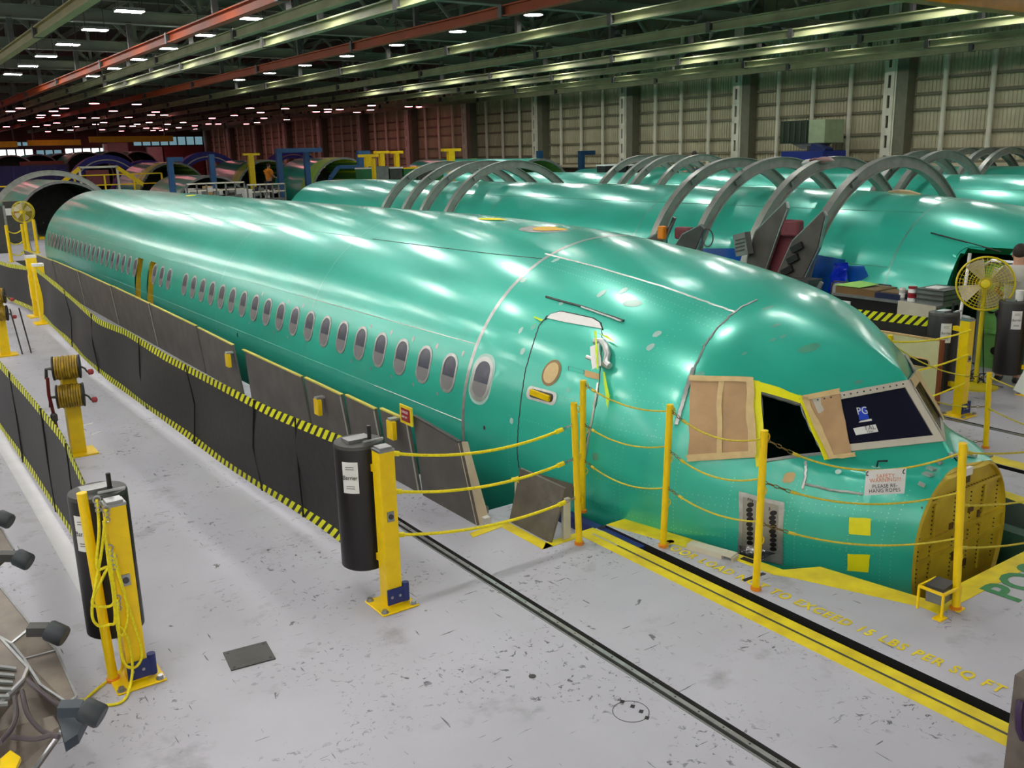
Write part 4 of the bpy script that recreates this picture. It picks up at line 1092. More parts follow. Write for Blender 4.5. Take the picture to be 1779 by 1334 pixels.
def barrier(P, label, tube_d, plate=True, extra=None, group=None, H=1.11):
    x, y = P.x, P.y
    t = thing('retractable_barrier', label, 'barrier', (x, y, 0), group)
    MB().bbox((x-.055, y-.055, .012), (x+.055, y+.055, H)).build('post', YEL, t, 0)
    m = MB(); m.bbox((x-.058, y-.058, H), (x+.058, y+.058, H+.015)); m.bbox((x-.045, y-.045, H+.015), (x+.045, y+.045, H+.03)); m.build('cap', STEEL, t, 0)
    b = MB().bbox((x-.14, y-.14, 0), (x+.14, y+.14, .014)).build('base_plate', YEL, t, 0)
    md = b.modifiers.new('soft', 'BEVEL'); md.width = .005
    for sx in (-1, 1):
        for sy in (-1, 1):
            m = MB(); bolt(m, x+sx*.11, y+sy*.11, .014); m.build('bolt', STEEL, b, 0)
    if plate:
        q = MB().bbox((x-.06, y-.068, .03), (x+.075, y-.055, .14)).build('kick_plate', BLUE, t, 0)
        for dx in (-.03, .03): MB().cyl((x+dx, y-.075, .085), (x+dx, y-.067, .085), .010, 8).build('screw', STEEL, q)
        MB().cyl((x+.085, y-.05, .03), (x+.085, y-.05, .16), .025, 12).build('socket', BLUE, t)
    l = MB().box((x+.0, y-.058, .66), (.05, .008, .07)).build('latch', STEEL, t, 0)
    MB().cyl((x, y-.062, .66), (x, y-.07, .66), .018, 12).build('lock', DGREY, l)
    # black housing with the rolled curtain
    c = Vector((x+tube_d[0], y+tube_d[1], 0)); r = .165
    h = MB().lathe([(.23, .001), (.23, r-.012), (.24, r), (1.10, r), (1.115, r-.008), (1.12, .001)], c, n=36).build('housing', BLK, t)
    MB().lathe([(1.10, r+.001), (1.122, r-.004), (1.123, .001)], c, n=36).build('housing_lid', DGREY, h)
    MB().bbox((c.x-.09, c.y-.05, 1.12), (c.x+.08, c.y+.06, 1.145)).build('top_bracket', STEEL, h, 0)
    MB().cyl((c.x-.02, c.y-.12, 1.14), (c.x+.13, c.y-.12, 1.14), .012, 8).build('winder', STEEL, h)
    MB().cyl((c.x+.06, c.y-.06, 1.12), (c.x+.06, c.y-.06, 1.23), .014, 8).build('knob', BLK, h)
    for z in (.30, .48, .70, .92, 1.05):
        a = math.radians(-62); p = c+Vector((math.cos(a)*r, math.sin(a)*r, z)); MB().cyl(p-Vector((0, 0, .008)), p+Vector((0, 0, .008)), .008, 6).build('screw', STEEL, h)
    # paper label wrapped on the housing
    a0 = math.radians(-138); rows = []
    for z in (.80, 1.02): rows.append([c+Vector((math.cos(a)*(r+.002), math.sin(a)*(r+.002), z)) for a in np.linspace(a0-.34, a0+.34, 8)])
    lb = MB().grid(rows).build('label', WHITE, h)
    n = Vector((math.cos(a0), math.sin(a0), 0)); tx = Vector((-math.sin(a0), math.cos(a0), 0))
    text('label_text', 'Barrier', .042, c+n*(r+.004)+Vector((0, 0, .91)), tx, (0, 0, 1), BLK, lb, .0005, 'CENTER', .8)
    for z in (.97, .985, .85, .835): MB().bar(c+n*(r+.0035)+tx*-.03+Vector((0, 0, z)), c+n*(r+.0035)+tx*.03+Vector((0, 0, z)), .001, .004).build('label_line', DGREY, lb, 0)
    for z in (.33, .97): MB().bar((x, y, z), (c.x, c.y, z), .05, .05).build('mount_arm', YEL, t, 0)
    return t, c

def curtain(name, label, st, zb=.12, band=.085, ribs=(), group=None, wave=.0):
    # st: list of (x, y, ztop); resampled
    st = [Vector(s) for s in st]; pts = []
    for a, b in zip(st, st[1:]):
        n = max(2, int((b-a).length/.16))
        for k in range(n): pts.append(a.lerp(b, k/n))
    pts.append(st[-1])
    for _ in range(3): pts = [pts[0]]+[(pts[i-1]+pts[i]*2+pts[i+1])/4 for i in range(1, len(pts)-1)]+[pts[-1]]
    s = 0; S = [0]
    for a, b in zip(pts, pts[1:]): s += math.hypot(b.x-a.x, b.y-a.y); S.append(s)
    t = thing(name, label, 'curtain', (pts[0].x, pts[0].y, 0), group)
    def strip(nm, f0, f1, off, mat, nrow):
        rows = []; uv = []
        for j in range(nrow+1):
            f = f0+(f1-f0)*j/nrow; r = []
            for i, p in enumerate(pts):
                dz = math.sin(S[i]*1.9+f*2)*wave*math.sin(math.pi*min(1, f*1.05))
                hgt = zb+(p.z-zb)*f
                r.append((p.x+off+dz, p.y, hgt)); uv.append((S[i], hgt-(p.z-zb)*f0))
            rows.append(r)
        m = MB().grid(rows); m.uv = uv
        return m.build(nm, mat, t, 60)
    hh = pts[0].z-zb; fb = band/hh
    strip('fabric', fb*.9, 1-fb*.9, 0, BLKF, 8)
    strip('top_band', 1-fb, 1, -.002, STRIPE, 1); strip('top_band_back', 1-fb, 1, .004, STRIPE, 1)
    strip('bottom_band', 0, fb, -.002, STRIPE, 1)
    for f in ribs:
        i = min(range(len(S)), key=lambda k: abs(S[k]-f)); p = pts[i]
        MB().tube([(p.x-.006, p.y, zb), (p.x-.006+math.sin(S[i]*1.9+1)*wave, p.y, (zb+p.z)/2), (p.x-.006, p.y, p.z)], .009, 5).build('batten', BLK, t)
    return t

P1 = fz(681, 1049); P2 = fz(238, 1178)
b1, c1 = barrier(P1, 'yellow post with black curtain housing and three ropes tied on it', (-.05, .27), group='retractable barriers in the aisle')
b2, c2 = barrier(P2, 'yellow post with black curtain housing and slack yellow ropes hung over it', (-.03, .27), group='retractable barriers in the aisle')
curtain('barrier_curtain', 'black curtain with striped edges drawn along the near fuselage', [(c1.x+.1, c1.y+.1, 1.04), (2.70, 6.6, .98), (2.66, 7.4, .95), (2.60, 8.6, .97), (2.58, 10.2, .96), (2.56, 12.0, 1.0), (2.53, 13.3, .95), (2.57, 15.0, 1.02), (2.66, 17, 1.06), (2.74, 19.6, 1.10)],
        ribs=(1.2, 2.1, 3.9, 5.6, 8.2, 10.5), wave=.05)
curtain('barrier_curtain', 'black curtain with striped edges stretched straight down the open aisle', [(c2.x-.02, c2.y+.1, 1.04), (1.06, 7.5, 1.03), (1.05, 9.4, 1.04), (1.02, 12, 1.05), (1.04, 16, 1.05)], ribs=(1.3, 2.6, 4.2), wave=.015)
# far pair of posts at the end of the first curtain
def far_post(P, label, h):
    t = thing('barrier_post', label, 'post', (P.x, P.y, 0))
    MB().bbox((P.x-.09, P.y-.09, .0), (P.x+.09, P.y+.09, h)).build('post', YEL, t, 0)
    MB().bbox((P.x-.095, P.y-.095, h), (P.x+.095, P.y+.095, h+.05)).build('cap', WHITE, t, 0)
    MB().bbox((P.x-.2, P.y-.2, 0), (P.x+.2, P.y+.2, .02)).build('base_plate', YEL, t, 0)
    return t
q1, q2 = fz(68, 549), fz(80, 561)
t = far_post(q1, 'white capped yellow post joined by bars to a lower twin', 1.18)
for z in (.35, .95): MB().bar((q1.x, q1.y, z), (q2.x, q2.y, z-.03), .05, .05).build('link_bar', YEL, t, 0)
far_post(q2, 'white capped yellow post holding the end of the fuselage curtain', 1.10)
curtain('barrier_curtain', 'black curtain with striped edges beyond the twin yellow posts', [(q1.x-.1, q1.y, 1.02), (2.62, 22.4, .95), (2.45, 24.5, .95), (2.3, 27, 1.0)], ribs=(), wave=.03)

# guard boards along the fuselage
BD = [(6.26, 7.02, .70, .76), (7.08, 7.66, .69, .69), (7.72, 8.42, .66, .67), (8.47, 9.45, .65, .66), (9.50, 11.42, .65, .66), (11.75, 13.25, .66, .69), (13.30, 15.75, .70, .73), (15.80, 18.45, .73, .76), (18.50, 21.45, .75, .77), (21.50, 24.45, .76, .76), (24.50, 28.9, .75, .70)]
lbs = ['grey guard board with a slanting pale end beside the crew door', 'narrow grey guard board bearing the small red and yellow sign', 'grey guard board with a faded yellow mark', 'grey guard board next to the narrow bright gap', 'grey guard board just forward of the wide green gap', 'grey guard board just aft of the wide green gap']
for k, (ya, yb, za, zb) in enumerate(BD):
    t = thing('guard_board', lbs[k] if k < len(lbs) else 'long grey guard board, %s board aft of the wide green gap' % ('second', 'third', 'fourth', 'fifth', 'sixth')[k-6], 'board', (3.84, ya, 0), 'guard boards along the near fuselage')
    xt = 3.80; xb = 3.86; s = .05 if k else .0
    P = [(xb, ya-(.14 if k == 0 else 0), 0), (xb, yb, 0), (xt, yb-(.08 if k == 4 else 0), zb), (xt, ya+s, za)]
    MB().prism(P, (.025, 0, .0)).build('board', BOARD, t, 0)
    MB().bar((xt+.012, ya+s, za), (xt+.012, yb, zb), .035, .014).build('top_edge', pm('edge_yellow', (190, 182, 70), .5) if k else DGREY, t, 0)
    if k == 0:
        MB().prism([(xb-.002, ya-.14, 0), (xt-.002, ya, za), (xt+.10, ya+.02, za-.02), (xb+.14, ya-.12, 0)], (0, .012, 0)).build('end_face', pm('pale_board', (206, 190, 164), .6), t, 0)
    elif k in (1, 2, 3, 7, 8, 9):
        MB().bar((xb-.004, ya+.012, .02), (xt-.004, ya+.012+s, za-.02), .006, .022, (0, 1, 0)).build('gap_strip', pm('gap_strip_pale', (170, 168, 158), .6), t, 0)  # pale strip painted in place of the bright gap between boards
    MB().bar((xt+.03, (ya+yb)/2, za-.1), (xt+.20, (ya+yb)/2, .0), .04, .04).build('prop', WOOD, t, 0)
for px, py in ((396, 622), (552, 702), (680, 741)):
    p = fx(px, py, 3.74); t = thing('edge_clamp', 'small yellow clamp hooked over a guard board', 'clamp', p, 'clamps on the guard boards')
    MB().box(p+Vector((0, 0, -.03)), (.04, .12, .17)).build('pad', YEL, t, 0); MB().box(p+Vector((.04, 0, .07)), (.12, .07, .02)).build('hook', ALU, t, 0)
p = fx(706, 721, 3.76); t = thing('warning_sign', 'small red and yellow warning sign fixed on a guard board', 'sign', (p.x, p.y, p.z-.06))
MB().box(p, (.012, .22, .17)).build('sign_board', YELF, t, 0); MB().box(p+Vector((-.008, 0, .0)), (.006, .15, .115)).build('sign_face', RED, t, 0)
text('sign_text', 'DANGER', .034, p+Vector((-.012, .065, .025)), (0, -1, 0), (0, 0, 1), WHITE, t, .0005, sx=.8)
text('sign_text', 'KEEP OUT', .026, p+Vector((-.012, .065, -.02)), (0, -1, 0), (0, 0, 1), WHITE, t, .0005, sx=.8)
# short plate leaning by the crew door
t = thing('guard_board', 'low scratched grey plate standing at the crew door corner of the pit', 'board', (4.14, 5.75, 0))
PLT = pm('scratched_plate', (122, 116, 104), .5, .25, rgb2=(92, 88, 80), scale=6)
MB().prism([(4.12, 5.46, 0), (4.12, 6.03, 0), (4.20, 5.96, .47), (4.24, 5.42, .44)], (.02, 0, 0)).build('plate', PLT, t, 0)
MB().bbox((4.24, 5.44, .0), (4.31, 5.47, .34)).build('wooden_prop', pm('pale_post', (210, 206, 190), .6), t, 0)
MB().bbox((4.2, 5.98, 0), (4.32, 6.05, .34)).build('wooden_prop', pm('pale_post', (210, 206, 190), .6), t, 0)
MB().bbox((4.18, 5.96, .34), (4.34, 6.07, .36)).build('yellow_cap', YELF, t, 0)
MB().bbox((4.62, 5.0, -.30), (4.70, 6.1, -.02)).build('navy_liner', BLUE, floor, 0)

# rope stanchions
def stanchion(name_lb, base, top, r=.026, H=None):
    B = fz(*base); z = zat(B, *top); T = fz(top[0], top[1], z)
    t = thing('rope_stanchion', name_lb, 'post', (B.x, B.y, 0), 'yellow rope stanchions')
    MB().cyl((B.x, B.y, .02), T, r, 14).build('pipe', YEL, t)
    MB().lathe([(0, r+.012), (.02, r+.012), (.024, r)], (B.x, B.y, 0), n=14).build('foot_ring', ORANGE, t)
    MB().cyl(T, T+Vector((0, 0, .006)), r*1.02, 14).build('pipe_cap', YEL, t)
    def at(zz): return Vector((B.x, B.y, .02)).lerp(T, zz/T.z)
    for zz in (T.z-.05, T.z*.62, T.z*.30):
        p = at(zz); MB().tube([p+Vector((.03*math.cos(a), 0, .03*math.sin(a)))+Vector((r, 0, 0)) for a in np.linspace(0, 6.28, 9)[:-1]], .005, 5, True).build('eye', YEL, t)
    return at, T
s1, T1 = stanchion('yellow stanchion taking the ropes from the barrier post', (1006, 945), (997, 701))
s1b, T1b = stanchion('yellow stanchion set back at the crew door', (1012, 889), (1013, 662))
s2, T2 = stanchion('yellow stanchion between the crew door and the papered window', (1152, 949), (1164, 704))
s3, T3 = stanchion('yellow stanchion in front of the black open cockpit window', (1313, 1024), (1328, 749))
s4, T4 = stanchion('yellow stanchion standing at the corner of the open nose', (1660, 1058), (1673, 771))
s6, T6 = stanchion('yellow stanchion on the aisle floor beyond the nose', (1712, 778), (1719, 648))
t7 = Vector((8.5, 5.46, 1.09)); x7, y7 = proj((8.5, 5.46, 0))
s7, T7 = stanchion('yellow stanchion beside the cream board', (x7, y7), (1547, 583))
x8, y8 = proj((8.0, 2.75, 0)); x9, y9 = proj((8.0, 2.75, 1.12))
s8, T8 = stanchion('yellow stanchion past the open nose', (x8, y8), (x9, y9))
def rope(p0, p1, sag, label, mat=OLIVE, r=.0068, chain0=.0, chain1=.12, group=None):
    p0 = Vector(p0); p1 = Vector(p1)
    t = thing('safety_rope', label, 'rope', p0, group)
    C = catenary(p0, p1, sag, 26); L = (p1-p0).length
    k0 = int(round(26*chain0/L)); k1 = int(round(26*chain1/L))
    MB().tube(C[k0:27-k1], r, 6).build('cord', mat, t)
    for seg, nm in ((C[:k0+1], 'chain'), (C[26-k1:], 'chain')):
        if len(seg) > 1:
            ln = (seg[-1]-seg[0]).length; n = max(2, int(ln/.035))
            m = MB()
            for q in range(n):
                a = seg[0].lerp(seg[-1], q/n); b = seg[0].lerp(seg[-1], (q+1.15)/n); d = (b-a); u, v = perp(d); w = (u if q % 2 else v)*.010
                m.tube([a-w*.3, a+d*.25+w, a+d*.75+w, b+w*.3, a+d*.75-w, a+d*.25-w], .0035, 5, True)
            m.build('chain', STEEL if mat is YELR else pm('brass_chain', (120, 100, 50), .4, .6), t)
    MB().cyl(C[k0], C[min(26, k0+1)], r*1.7, 8).build('splice', mat, t)
    if k1: MB().cyl(C[26-k1-1], C[26-k1], r*1.7, 8).build('splice', mat, t)
    return t
lv = ('top', 'middle', 'bottom')
for k, (ya, yb, sg) in enumerate(((788, 737, .10), (855, 797, .09), (931, 866, .08))):
    A = Vector((P1.x+.056, P1.y, zat(P1, 690, ya))); B = s1(zat(T1, 990, yb))
    rope(A, B, sg, 'bright yellow rope from barrier post to stanchion, %s strand' % lv[k], YELR, .011, 0, .14)
for k, (ya, yb, sg) in enumerate(((666, 714, .07), (737, 776, .08), (800, 850, .09))):
    rope(s1b(zat(T1b, 1020, ya)), s2(zat(T2, 1160, yb)), sg, 'olive rope across the crew door, %s strand' % lv[k], OLIVE, .0068, .12, .0)
for k, (ya, yb, sg) in enumerate(((712, 761, .10), (782, 832, .10), (848, 909, .07))):
    rope(s2(zat(T2, 1166, ya)), s3(zat(T3, 1322, yb)), sg, 'olive rope beneath the papered cockpit window, %s strand' % lv[k], OLIVE, .0068, .15, .0)
TOPR = None
for k, (ya, yb, sg) in enumerate(((762, 785, .17), (838, 856, .12), (912, 938, .10))):
    A, B = s3(zat(T3, 1330, ya)), s4(zat(T4, 1668, yb))
    rope(A, B, sg, 'olive rope in front of the nose, %s strand' % lv[k], OLIVE, .0068, .18, .0)
    if k == 0: TOPR = catenary(A, B, sg, 26)
for k, (ya, sg) in enumerate(((786, .14), (880, .14), (955, .14))):
    rope(s4(zat(T4, 1672, ya)), s8(1.05-.36*k), sg, 'olive rope around the far corner of the nose, %s strand' % lv[k], OLIVE, .0068)
for k, (ya, yb) in enumerate(((655, 1.05), (710, .7))):
    rope(s6(zat(T6, 1719, ya)), s8(yb), .12, 'olive rope between the aisle stanchion and the nose, %s strand' % lv[k*2], OLIVE, .0068)
for k, (ya, yb) in enumerate(((606, 655), (655, 708), (722, 770))):
    rope(s7(max(.2, T7.z-.07-.38*k)), s6(zat(T6, 1716, yb)), .10, 'olive rope running beside the cream board, %s strand' % lv[k], OLIVE, .0068, .0, .2)
# safety sign on the top rope
sA, sB = TOPR[13], TOPR[17]
ex_ = (sB-sA).normalized(); t = thing('hanging_sign', 'white safety sign hanging on the rope before the nose', 'sign', sA.lerp(sB, .5))
wd = (fx(1570, 818, 5.2)-fx(1500, 820, 5.2)).length
c = None
def onrope(px):
    best = min(TOPR, key=lambda p: abs(proj(p)[0]-px)); return best
a = onrope(1502); b = onrope(1568); ex_ = (b-a).normalized(); dn = Vector((0, 0, -1)); nn = ex_.cross(dn).normalized()
if nn.y > 0: nn = -nn
W_ = (b-a).length*1.04; ctr = (a+b)/2; Hh = W_*.70
pl = [ctr-ex_*W_/2, ctr+ex_*W_/2, ctr+ex_*W_/2+dn*Hh, ctr-ex_*W_/2+dn*Hh]
MB().prism([p+nn*.004 for p in pl], nn*.004).build('sign_board', WHITE, t, 0)
for s in (-.45, .45): MB().tube([ctr+ex_*W_*s+nn*.01+Vector((0, 0, -.02))+Vector((.014*math.cos(q), 0, .014*math.sin(q))) for q in np.linspace(0, 6.28, 9)[:-1]], .004, 5, True).build('grommet', DGREY, t)
OR = pm('orange_ink', (206, 122, 62), .6, var=0)
for bd, f, sz, mt in (('SAFETY', .26, .155, OR), ('WARNING!!!', .42, .155, OR), ('PLEASE RE-', .66, .145, BLK), ('HANG ROPES', .84, .145, BLK)):
    text('sign_text', bd, W_*sz, ctr+dn*Hh*f+nn*.0095, ex_, -dn, mt, t, .0005, 'CENTER', .86)
t = thing('hanging_sign', 'plain white back of a sign hanging beyond the nose', 'sign', fx(1765, 745, 8.3))
c = s6(.95).lerp(s8(1.0), .30); MB().box(c+Vector((0, 0, -.16)), (.012, .26, .24), rx=.35, rz=.2).build('sign_board', WHITE, t, 0)
# slack ropes hung on the second barrier post
tr_ = []
px0 = P2+Vector((-.12, -.02, 0))
t = thing('rope_stanchion', 'yellow stanchion leaning against the housing behind slack ropes', 'post', (px0.x, px0.y+.1, 0))
MB().cyl((px0.x, px0.y+.08, .0), (px0.x-.03, px0.y+.06, 1.20), .028, 14).build('pipe', YEL, t)
MB().lathe([(0, .04), (.02, .04), (.024, .028)], (px0.x, px0.y+.08, 0), n=12).build('foot_ring', ORANGE, t)
def slack(label, pts, r=.0085):
    pts = [Vector(p) for p in pts]; sm = []
    for i in range(len(pts)-1):
        p0 = pts[max(i-1, 0)]; p1 = pts[i]; p2 = pts[i+1]; p3 = pts[min(i+2, len(pts)-1)]
        for k in range(8):
            q = k/8; sm.append(.5*((2*p1)+(p2-p0)*q+(2*p0-5*p1+4*p2-p3)*q*q+(3*p1-p0-3*p2+p3)*q**3))
    sm.append(pts[-1])
    t = thing('safety_rope', label, 'rope', pts[0]); MB().tube(sm, r, 6).build('cord', YELR, t)
    MB().tube([pts[0]+Vector((.02*math.cos(a), 0, .02*math.sin(a))) for a in np.linspace(0, 6.28, 9)[:-1]], .005, 5, True).build('snap_hook', STEEL, t)
    for d in (.03, .06): MB().tube([pts[0]+Vector((.0+.014*math.cos(a), -.004, -d+.014*math.sin(a))) for a in np.linspace(0, 6.28, 8)[:-1]], .004, 5, True).build('chain_link', STEEL, t)
    return t
yf = P2.y-.075
def R_(px, py): return fy(px, py, yf)
slack('slack yellow rope with long loops outside the housing', [R_(168, 868), R_(172, 920), R_(168, 985), R_(186, 985), R_(180, 1000), R_(160, 1045), R_(176, 1054), R_(198, 1045), R_(190, 990), R_(180, 905)])
slack('slack yellow rope with its loop low on the post', [R_(184, 885), R_(176, 960), R_(160, 1055), R_(168, 1085), R_(190, 1085), R_(200, 1070), R_(188, 960)])
slack('slack yellow rope doubled against the post', [R_(190, 952), R_(200, 1040), R_(205, 1095), R_(215, 1100), R_(222, 1060), R_(205, 990), R_(198, 960)])
slack('slack yellow rope trailing onto the floor', [R_(196, 968), R_(225, 1060), R_(246, 1130), R_(236, 1158), R_(215, 1150), R_(206, 1090), R_(222, 1110), R_(230, 1160), fz(222, 1205, .02), fz(205, 1222, .01), fz(170, 1224, .01), fz(140, 1215, .01)])
slack('slack yellow rope reaching back across the floor', [R_(204, 1040), R_(208, 1120), fz(212, 1160, .05), fz(190, 1180, .01), fz(165, 1200, .01), fz(140, 1222, .01)])

# hose reel stands
def reel_stand(base, label, dz=(.96, .66), both=True):
    P = fz(*base); t = thing('reel_stand', label, 'reel stand', (P.x, P.y, 0), 'hose reel stands in the aisle')
    MB().bbox((P.x-.07, P.y-.07, 0), (P.x+.07, P.y+.07, .98)).build('post', YEL, t, 0)
    MB().bbox((P.x-.17, P.y-.17, 0), (P.x+.17, P.y+.17, .015)).build('base_plate', YEL, t, 0)
    HOSE = pm('hose_yellow', (176, 146, 30), .45, rgb2=(116, 88, 16), scale=18)
    for z in dz:
        c = Vector((P.x-.02, P.y-.12, z)); ax = Vector((1, -.25, 0)).normalized()
        r = MB().lathe([(-.13, .0), (-.13, .125), (-.115, .125), (-.115, .08), (.115, .08), (.115, .125), (.13, .125), (.13, .0)], c, ax, 24).build('reel', BLK, t)
        m = MB()
        for k in range(9): m.tube([c+ax*(-.1+k*.025)+(Vector((0, 0, 1))*math.cos(a)+ax.cross(Vector((0, 0, 1)))*math.sin(a))*(.108+.006*(k % 2)) for a in np.linspace(0, 6.28, 21)[:-1]], .0135, 6, True)
        m.build('wound_hose', HOSE, r)
        MB().tube([c+ax*.13, c+ax*.17+Vector((0, 0, -.03)), c+ax*.19+Vector((0, 0, -.07))], .010, 6).build('crank', DGREY, r)
        MB().lathe([(-.03, .01), (-.02, .03), (.02, .03), (.03, .01)], c+ax*.22+Vector((0, 0, -.07)), ax, 10).build('crank_knob', RED, r)
        MB().tube([c-ax*.13, c-ax*.19, c-ax*.20+Vector((0, 0, -.10))], .018, 6).build('swivel', DGREY, r)
    hx = P.x-.21
    MB().tube([(hx, P.y-.12, .88), (hx-.01, P.y-.12, .70), (hx+.01, P.y-.10, .5), (hx+.03, P.y-.08, .2), (hx+.05, P.y-.05, .0)], .018, 6).build('supply_pipe', pm('pipe_red', (110, 36, 34), .45), t)
    MB().lathe([(-.05, .02), (-.03, .035), (.03, .035), (.05, .02)], (hx+.01, P.y-.1, .45), n=10).build('regulator', DGREY, t)
    return t
reel_stand((137, 787), 'yellow stand with two wound hose reels and red crank knobs')
t = reel_stand((10, 617), 'yellow stand with hose reels and thin legs farther down the aisle', (.98, .70))
P = fz(10, 617)
for dx in (.15, .28):
    MB().cyl((P.x+dx, P.y-.1, .75), (P.x+dx+.08, P.y-.1, .0), .012, 6).build('prop_leg', DGREY, t)

# tooling cart close to the camera
t = thing('tooling_cart', 'grey sheet metal cart with black rubber bumper rollers and hoses', 'cart', fz(60, 1250))
ZC = .55
rol = [fz(8, 902, ZC), fz(40, 972, ZC), fz(98, 1100, ZC), fz(160, 1238, ZC)]
for k, c in enumerate(rol):
    ax = Vector((.55, -.45, -.35)).normalized(); r = .056
    b = MB().lathe([(-.05, .0), (-.05, r*.9), (-.04, r), (.04, r), (.05, r*.88), (.05, 0)], c, ax, 22).build('bumper_roller', RUBBER, t)
    MB().bar(c-ax*.05, c-ax*.12+Vector((-.04, .0, -.02)), .07, .05).build('bracket', pm('slate', (54, 64, 74), .5) if k == 3 else DGREY, b, 0)
def sheet(name, px, z, d, mat=CARTM):
    pts = [fz(a, b, zz) for (a, b), zz in zip(px, z if isinstance(z, list) else [z]*len(px))]
    ob = MB().prism(pts, d).build(name, mat, t, 0)
    if name in ('side_panel', 'louvre_panel', 'lower_panel'):
        for k in range(len(pts)): MB().bar(pts[k], pts[(k+1) % len(pts)], .012, .012).build('edge_bar', STEEL, ob, 0)
    return ob
sheet('side_panel', [(-30, 900), (4, 920), (24, 955), (-30, 1000)], .52, (0, 0, -.03))
sheet('side_panel', [(-30, 1010), (2, 1022), (56, 1088), (20, 1118), (-30, 1090)], [.55, .55, .52, .5, .5], (0, 0, -.02))
sheet('side_panel', [(20, 1118), (58, 1088), (98, 1130), (42, 1145)], [.5, .52, .45, .45], (0, 0, -.02))
sheet('side_panel', [(42, 1145), (98, 1130), (133, 1210), (118, 1222), (70, 1190)], [.46, .45, .40, .40, .44], (0, 0, -.02))
sheet('louvre_panel', [(-40, 1090), (0, 1108), (48, 1160), (40, 1180), (-40, 1260)], .66, (0, 0, -.03))
for k in range(6): sheet('louvre', [(-30, 1150+k*14), (28-k*3, 1158+k*12), (28-k*3, 1162+k*12), (-30, 1155+k*14)], .675, (0, 0, -.012), GREY)
sheet('lower_panel', [(48, 1165), (120, 1225), (112, 1262), (60, 1334), (-40, 1400), (-40, 1270)], [.40, .36, .3, .25, .25, .4], (0, 0, -.03))
sheet('roller_plate', [(98, 1235), (150, 1245), (135, 1275), (112, 1290)], .40, (0, 0, -.05), MATS['slate'])
sheet('corner_plate', [(0, 1318), (18, 1303), (36, 1315), (22, 1345), (0, 1345)], .45, (0, 0, -.02), YEL)
for pts in ([(45, 1180), (90, 1218), (130, 1240), (150, 1258)], [(38, 1200), (46, 1240), (70, 1270), (102, 1280)], [(0, 1290), (22, 1265), (30, 1240), (24, 1200)], [(20, 1280), (60, 1285), (95, 1275)]):
    q = [fz(a, b, .44) for a, b in pts]; sm = []
    for i in range(len(q)-1):
        for k in range(5): sm.append(q[i].lerp(q[i+1], k/5))
    sm.append(q[-1])
    for _ in range(3): sm = [sm[0]]+[(sm[i-1]+sm[i]*2+sm[i+1])/4 for i in range(1, len(sm)-1)]+[sm[-1]]
    MB().tube(sm, .012, 8).build('hose', pm('hose_grey', (86, 76, 80), .5), t)
a = fz(20, 1180); MB().bbox((a.x-.5, a.y-.6, .08), (a.x+.1, a.y+.5, .24)).build('chassis', DGREY, t, 0)
for dx, dy in ((-.4, -.4), (0, -.4), (-.4, .3), (0, .3)): MB().cyl((a.x+dx-.03, a.y+dy, .05), (a.x+dx+.03, a.y+dy, .05), .05, 14).build('caster', BLK, t)
# steel pedestal with purple cables at the camera's side of the slot
c = fz(1768, 1195, .52); t = thing('cable_pedestal', 'grey steel pedestal with a purple cable beside the floor slot', 'pedestal', (c.x, c.y, 0))
MB().bbox((c.x, c.y-.12, 0), (c.x+.14, c.y+.02, .58)).build('column', CARTM, t, 0)
MB().bbox((c.x+.01, c.y-.125, .40), (c.x+.12, c.y-.115, .56)).build('cover', GREY, t, 0)
MB().tube([(c.x-.0, c.y-.02, .46), (c.x-.03, c.y-.03, .42), (c.x-.03, c.y-.04, .34), (c.x-.0, c.y-.05, .28)], .018, 8).build('cable_loop', PURPLE, t)
MB().tube([(c.x+.02, c.y-.12, .3), (c.x-.04, c.y-.12, .2), (c.x-.12, c.y-.10, .08), (c.x-.22, c.y-.10, .015), (c.x-.6, c.y-.3, .012)], .014, 8).build('cable', PURPLE, t)
# connector box in its yellow cage and a bent bracket on the floor by the nose
c = fz(1630, 1060); t = thing('connector_box', 'grey connector box in a small yellow cage beside the nose', 'box', c)
x, y = c.x, c.y
MB().box((x+.03, y+.02, .11), (.15, .11, .10), rz=.1).build('case', GREY, t, 0); MB().box((x+.03, y+.02, .17), (.17, .12, .02), rz=.1).build('lid', DGREY, t, 0)
for dx, dy in ((-.08, -.07), (.12, -.07), (-.08, .1), (.12, .1)): MB().bar((x+dx, y+dy, 0), (x+dx, y+dy, .16), .014, .014).build('cage_leg', YEL, t, 0)
m = MB()
R4 = [(x-.08, y-.07, .16), (x+.12, y-.07, .16), (x+.12, y+.1, .16), (x-.08, y+.1, .16)]
for k in range(4): m.bar(R4[k], R4[(k+1) % 4], .016, .016)
m.build('cage_rim', YEL, t, 0)
for dx in (-.09, .12): MB().bbox((x+dx-.05, y-.10, 0), (x+dx+.03, y-.04, .01)).build('foot_plate', YEL, t, 0)
a, b = fz(1198, 944, .03), fz(1276, 966, .03); t = thing('channel_bracket', 'short cream painted channel lying at the pit edge', 'bracket', (a.x, a.y, 0))
d = (b-a).normalized(); n = Vector((-d.y, d.x, 0))
CRM = pm('cream_channel', (206, 200, 178), .5, var=.1)
MB().prism([a+n*.05, b+n*.05, b-n*.05, a-n*.05], (0, 0, .012)).build('top_flange', CRM, t, 0)
MB().prism([b+n*.05, b-n*.05, b-n*.05-Vector((0, 0, .05)), b+n*.05-Vector((0, 0, .05))], d*.012).build('end_flange', CRM, t, 0)
MB().prism([a-n*.05+Vector((0, 0, 0)), a-n*.05-Vector((0, 0, .03)), a-Vector((0, 0, .03))-n*.01, a-n*.01], d*.3).build('lip', CRM, t, 0)
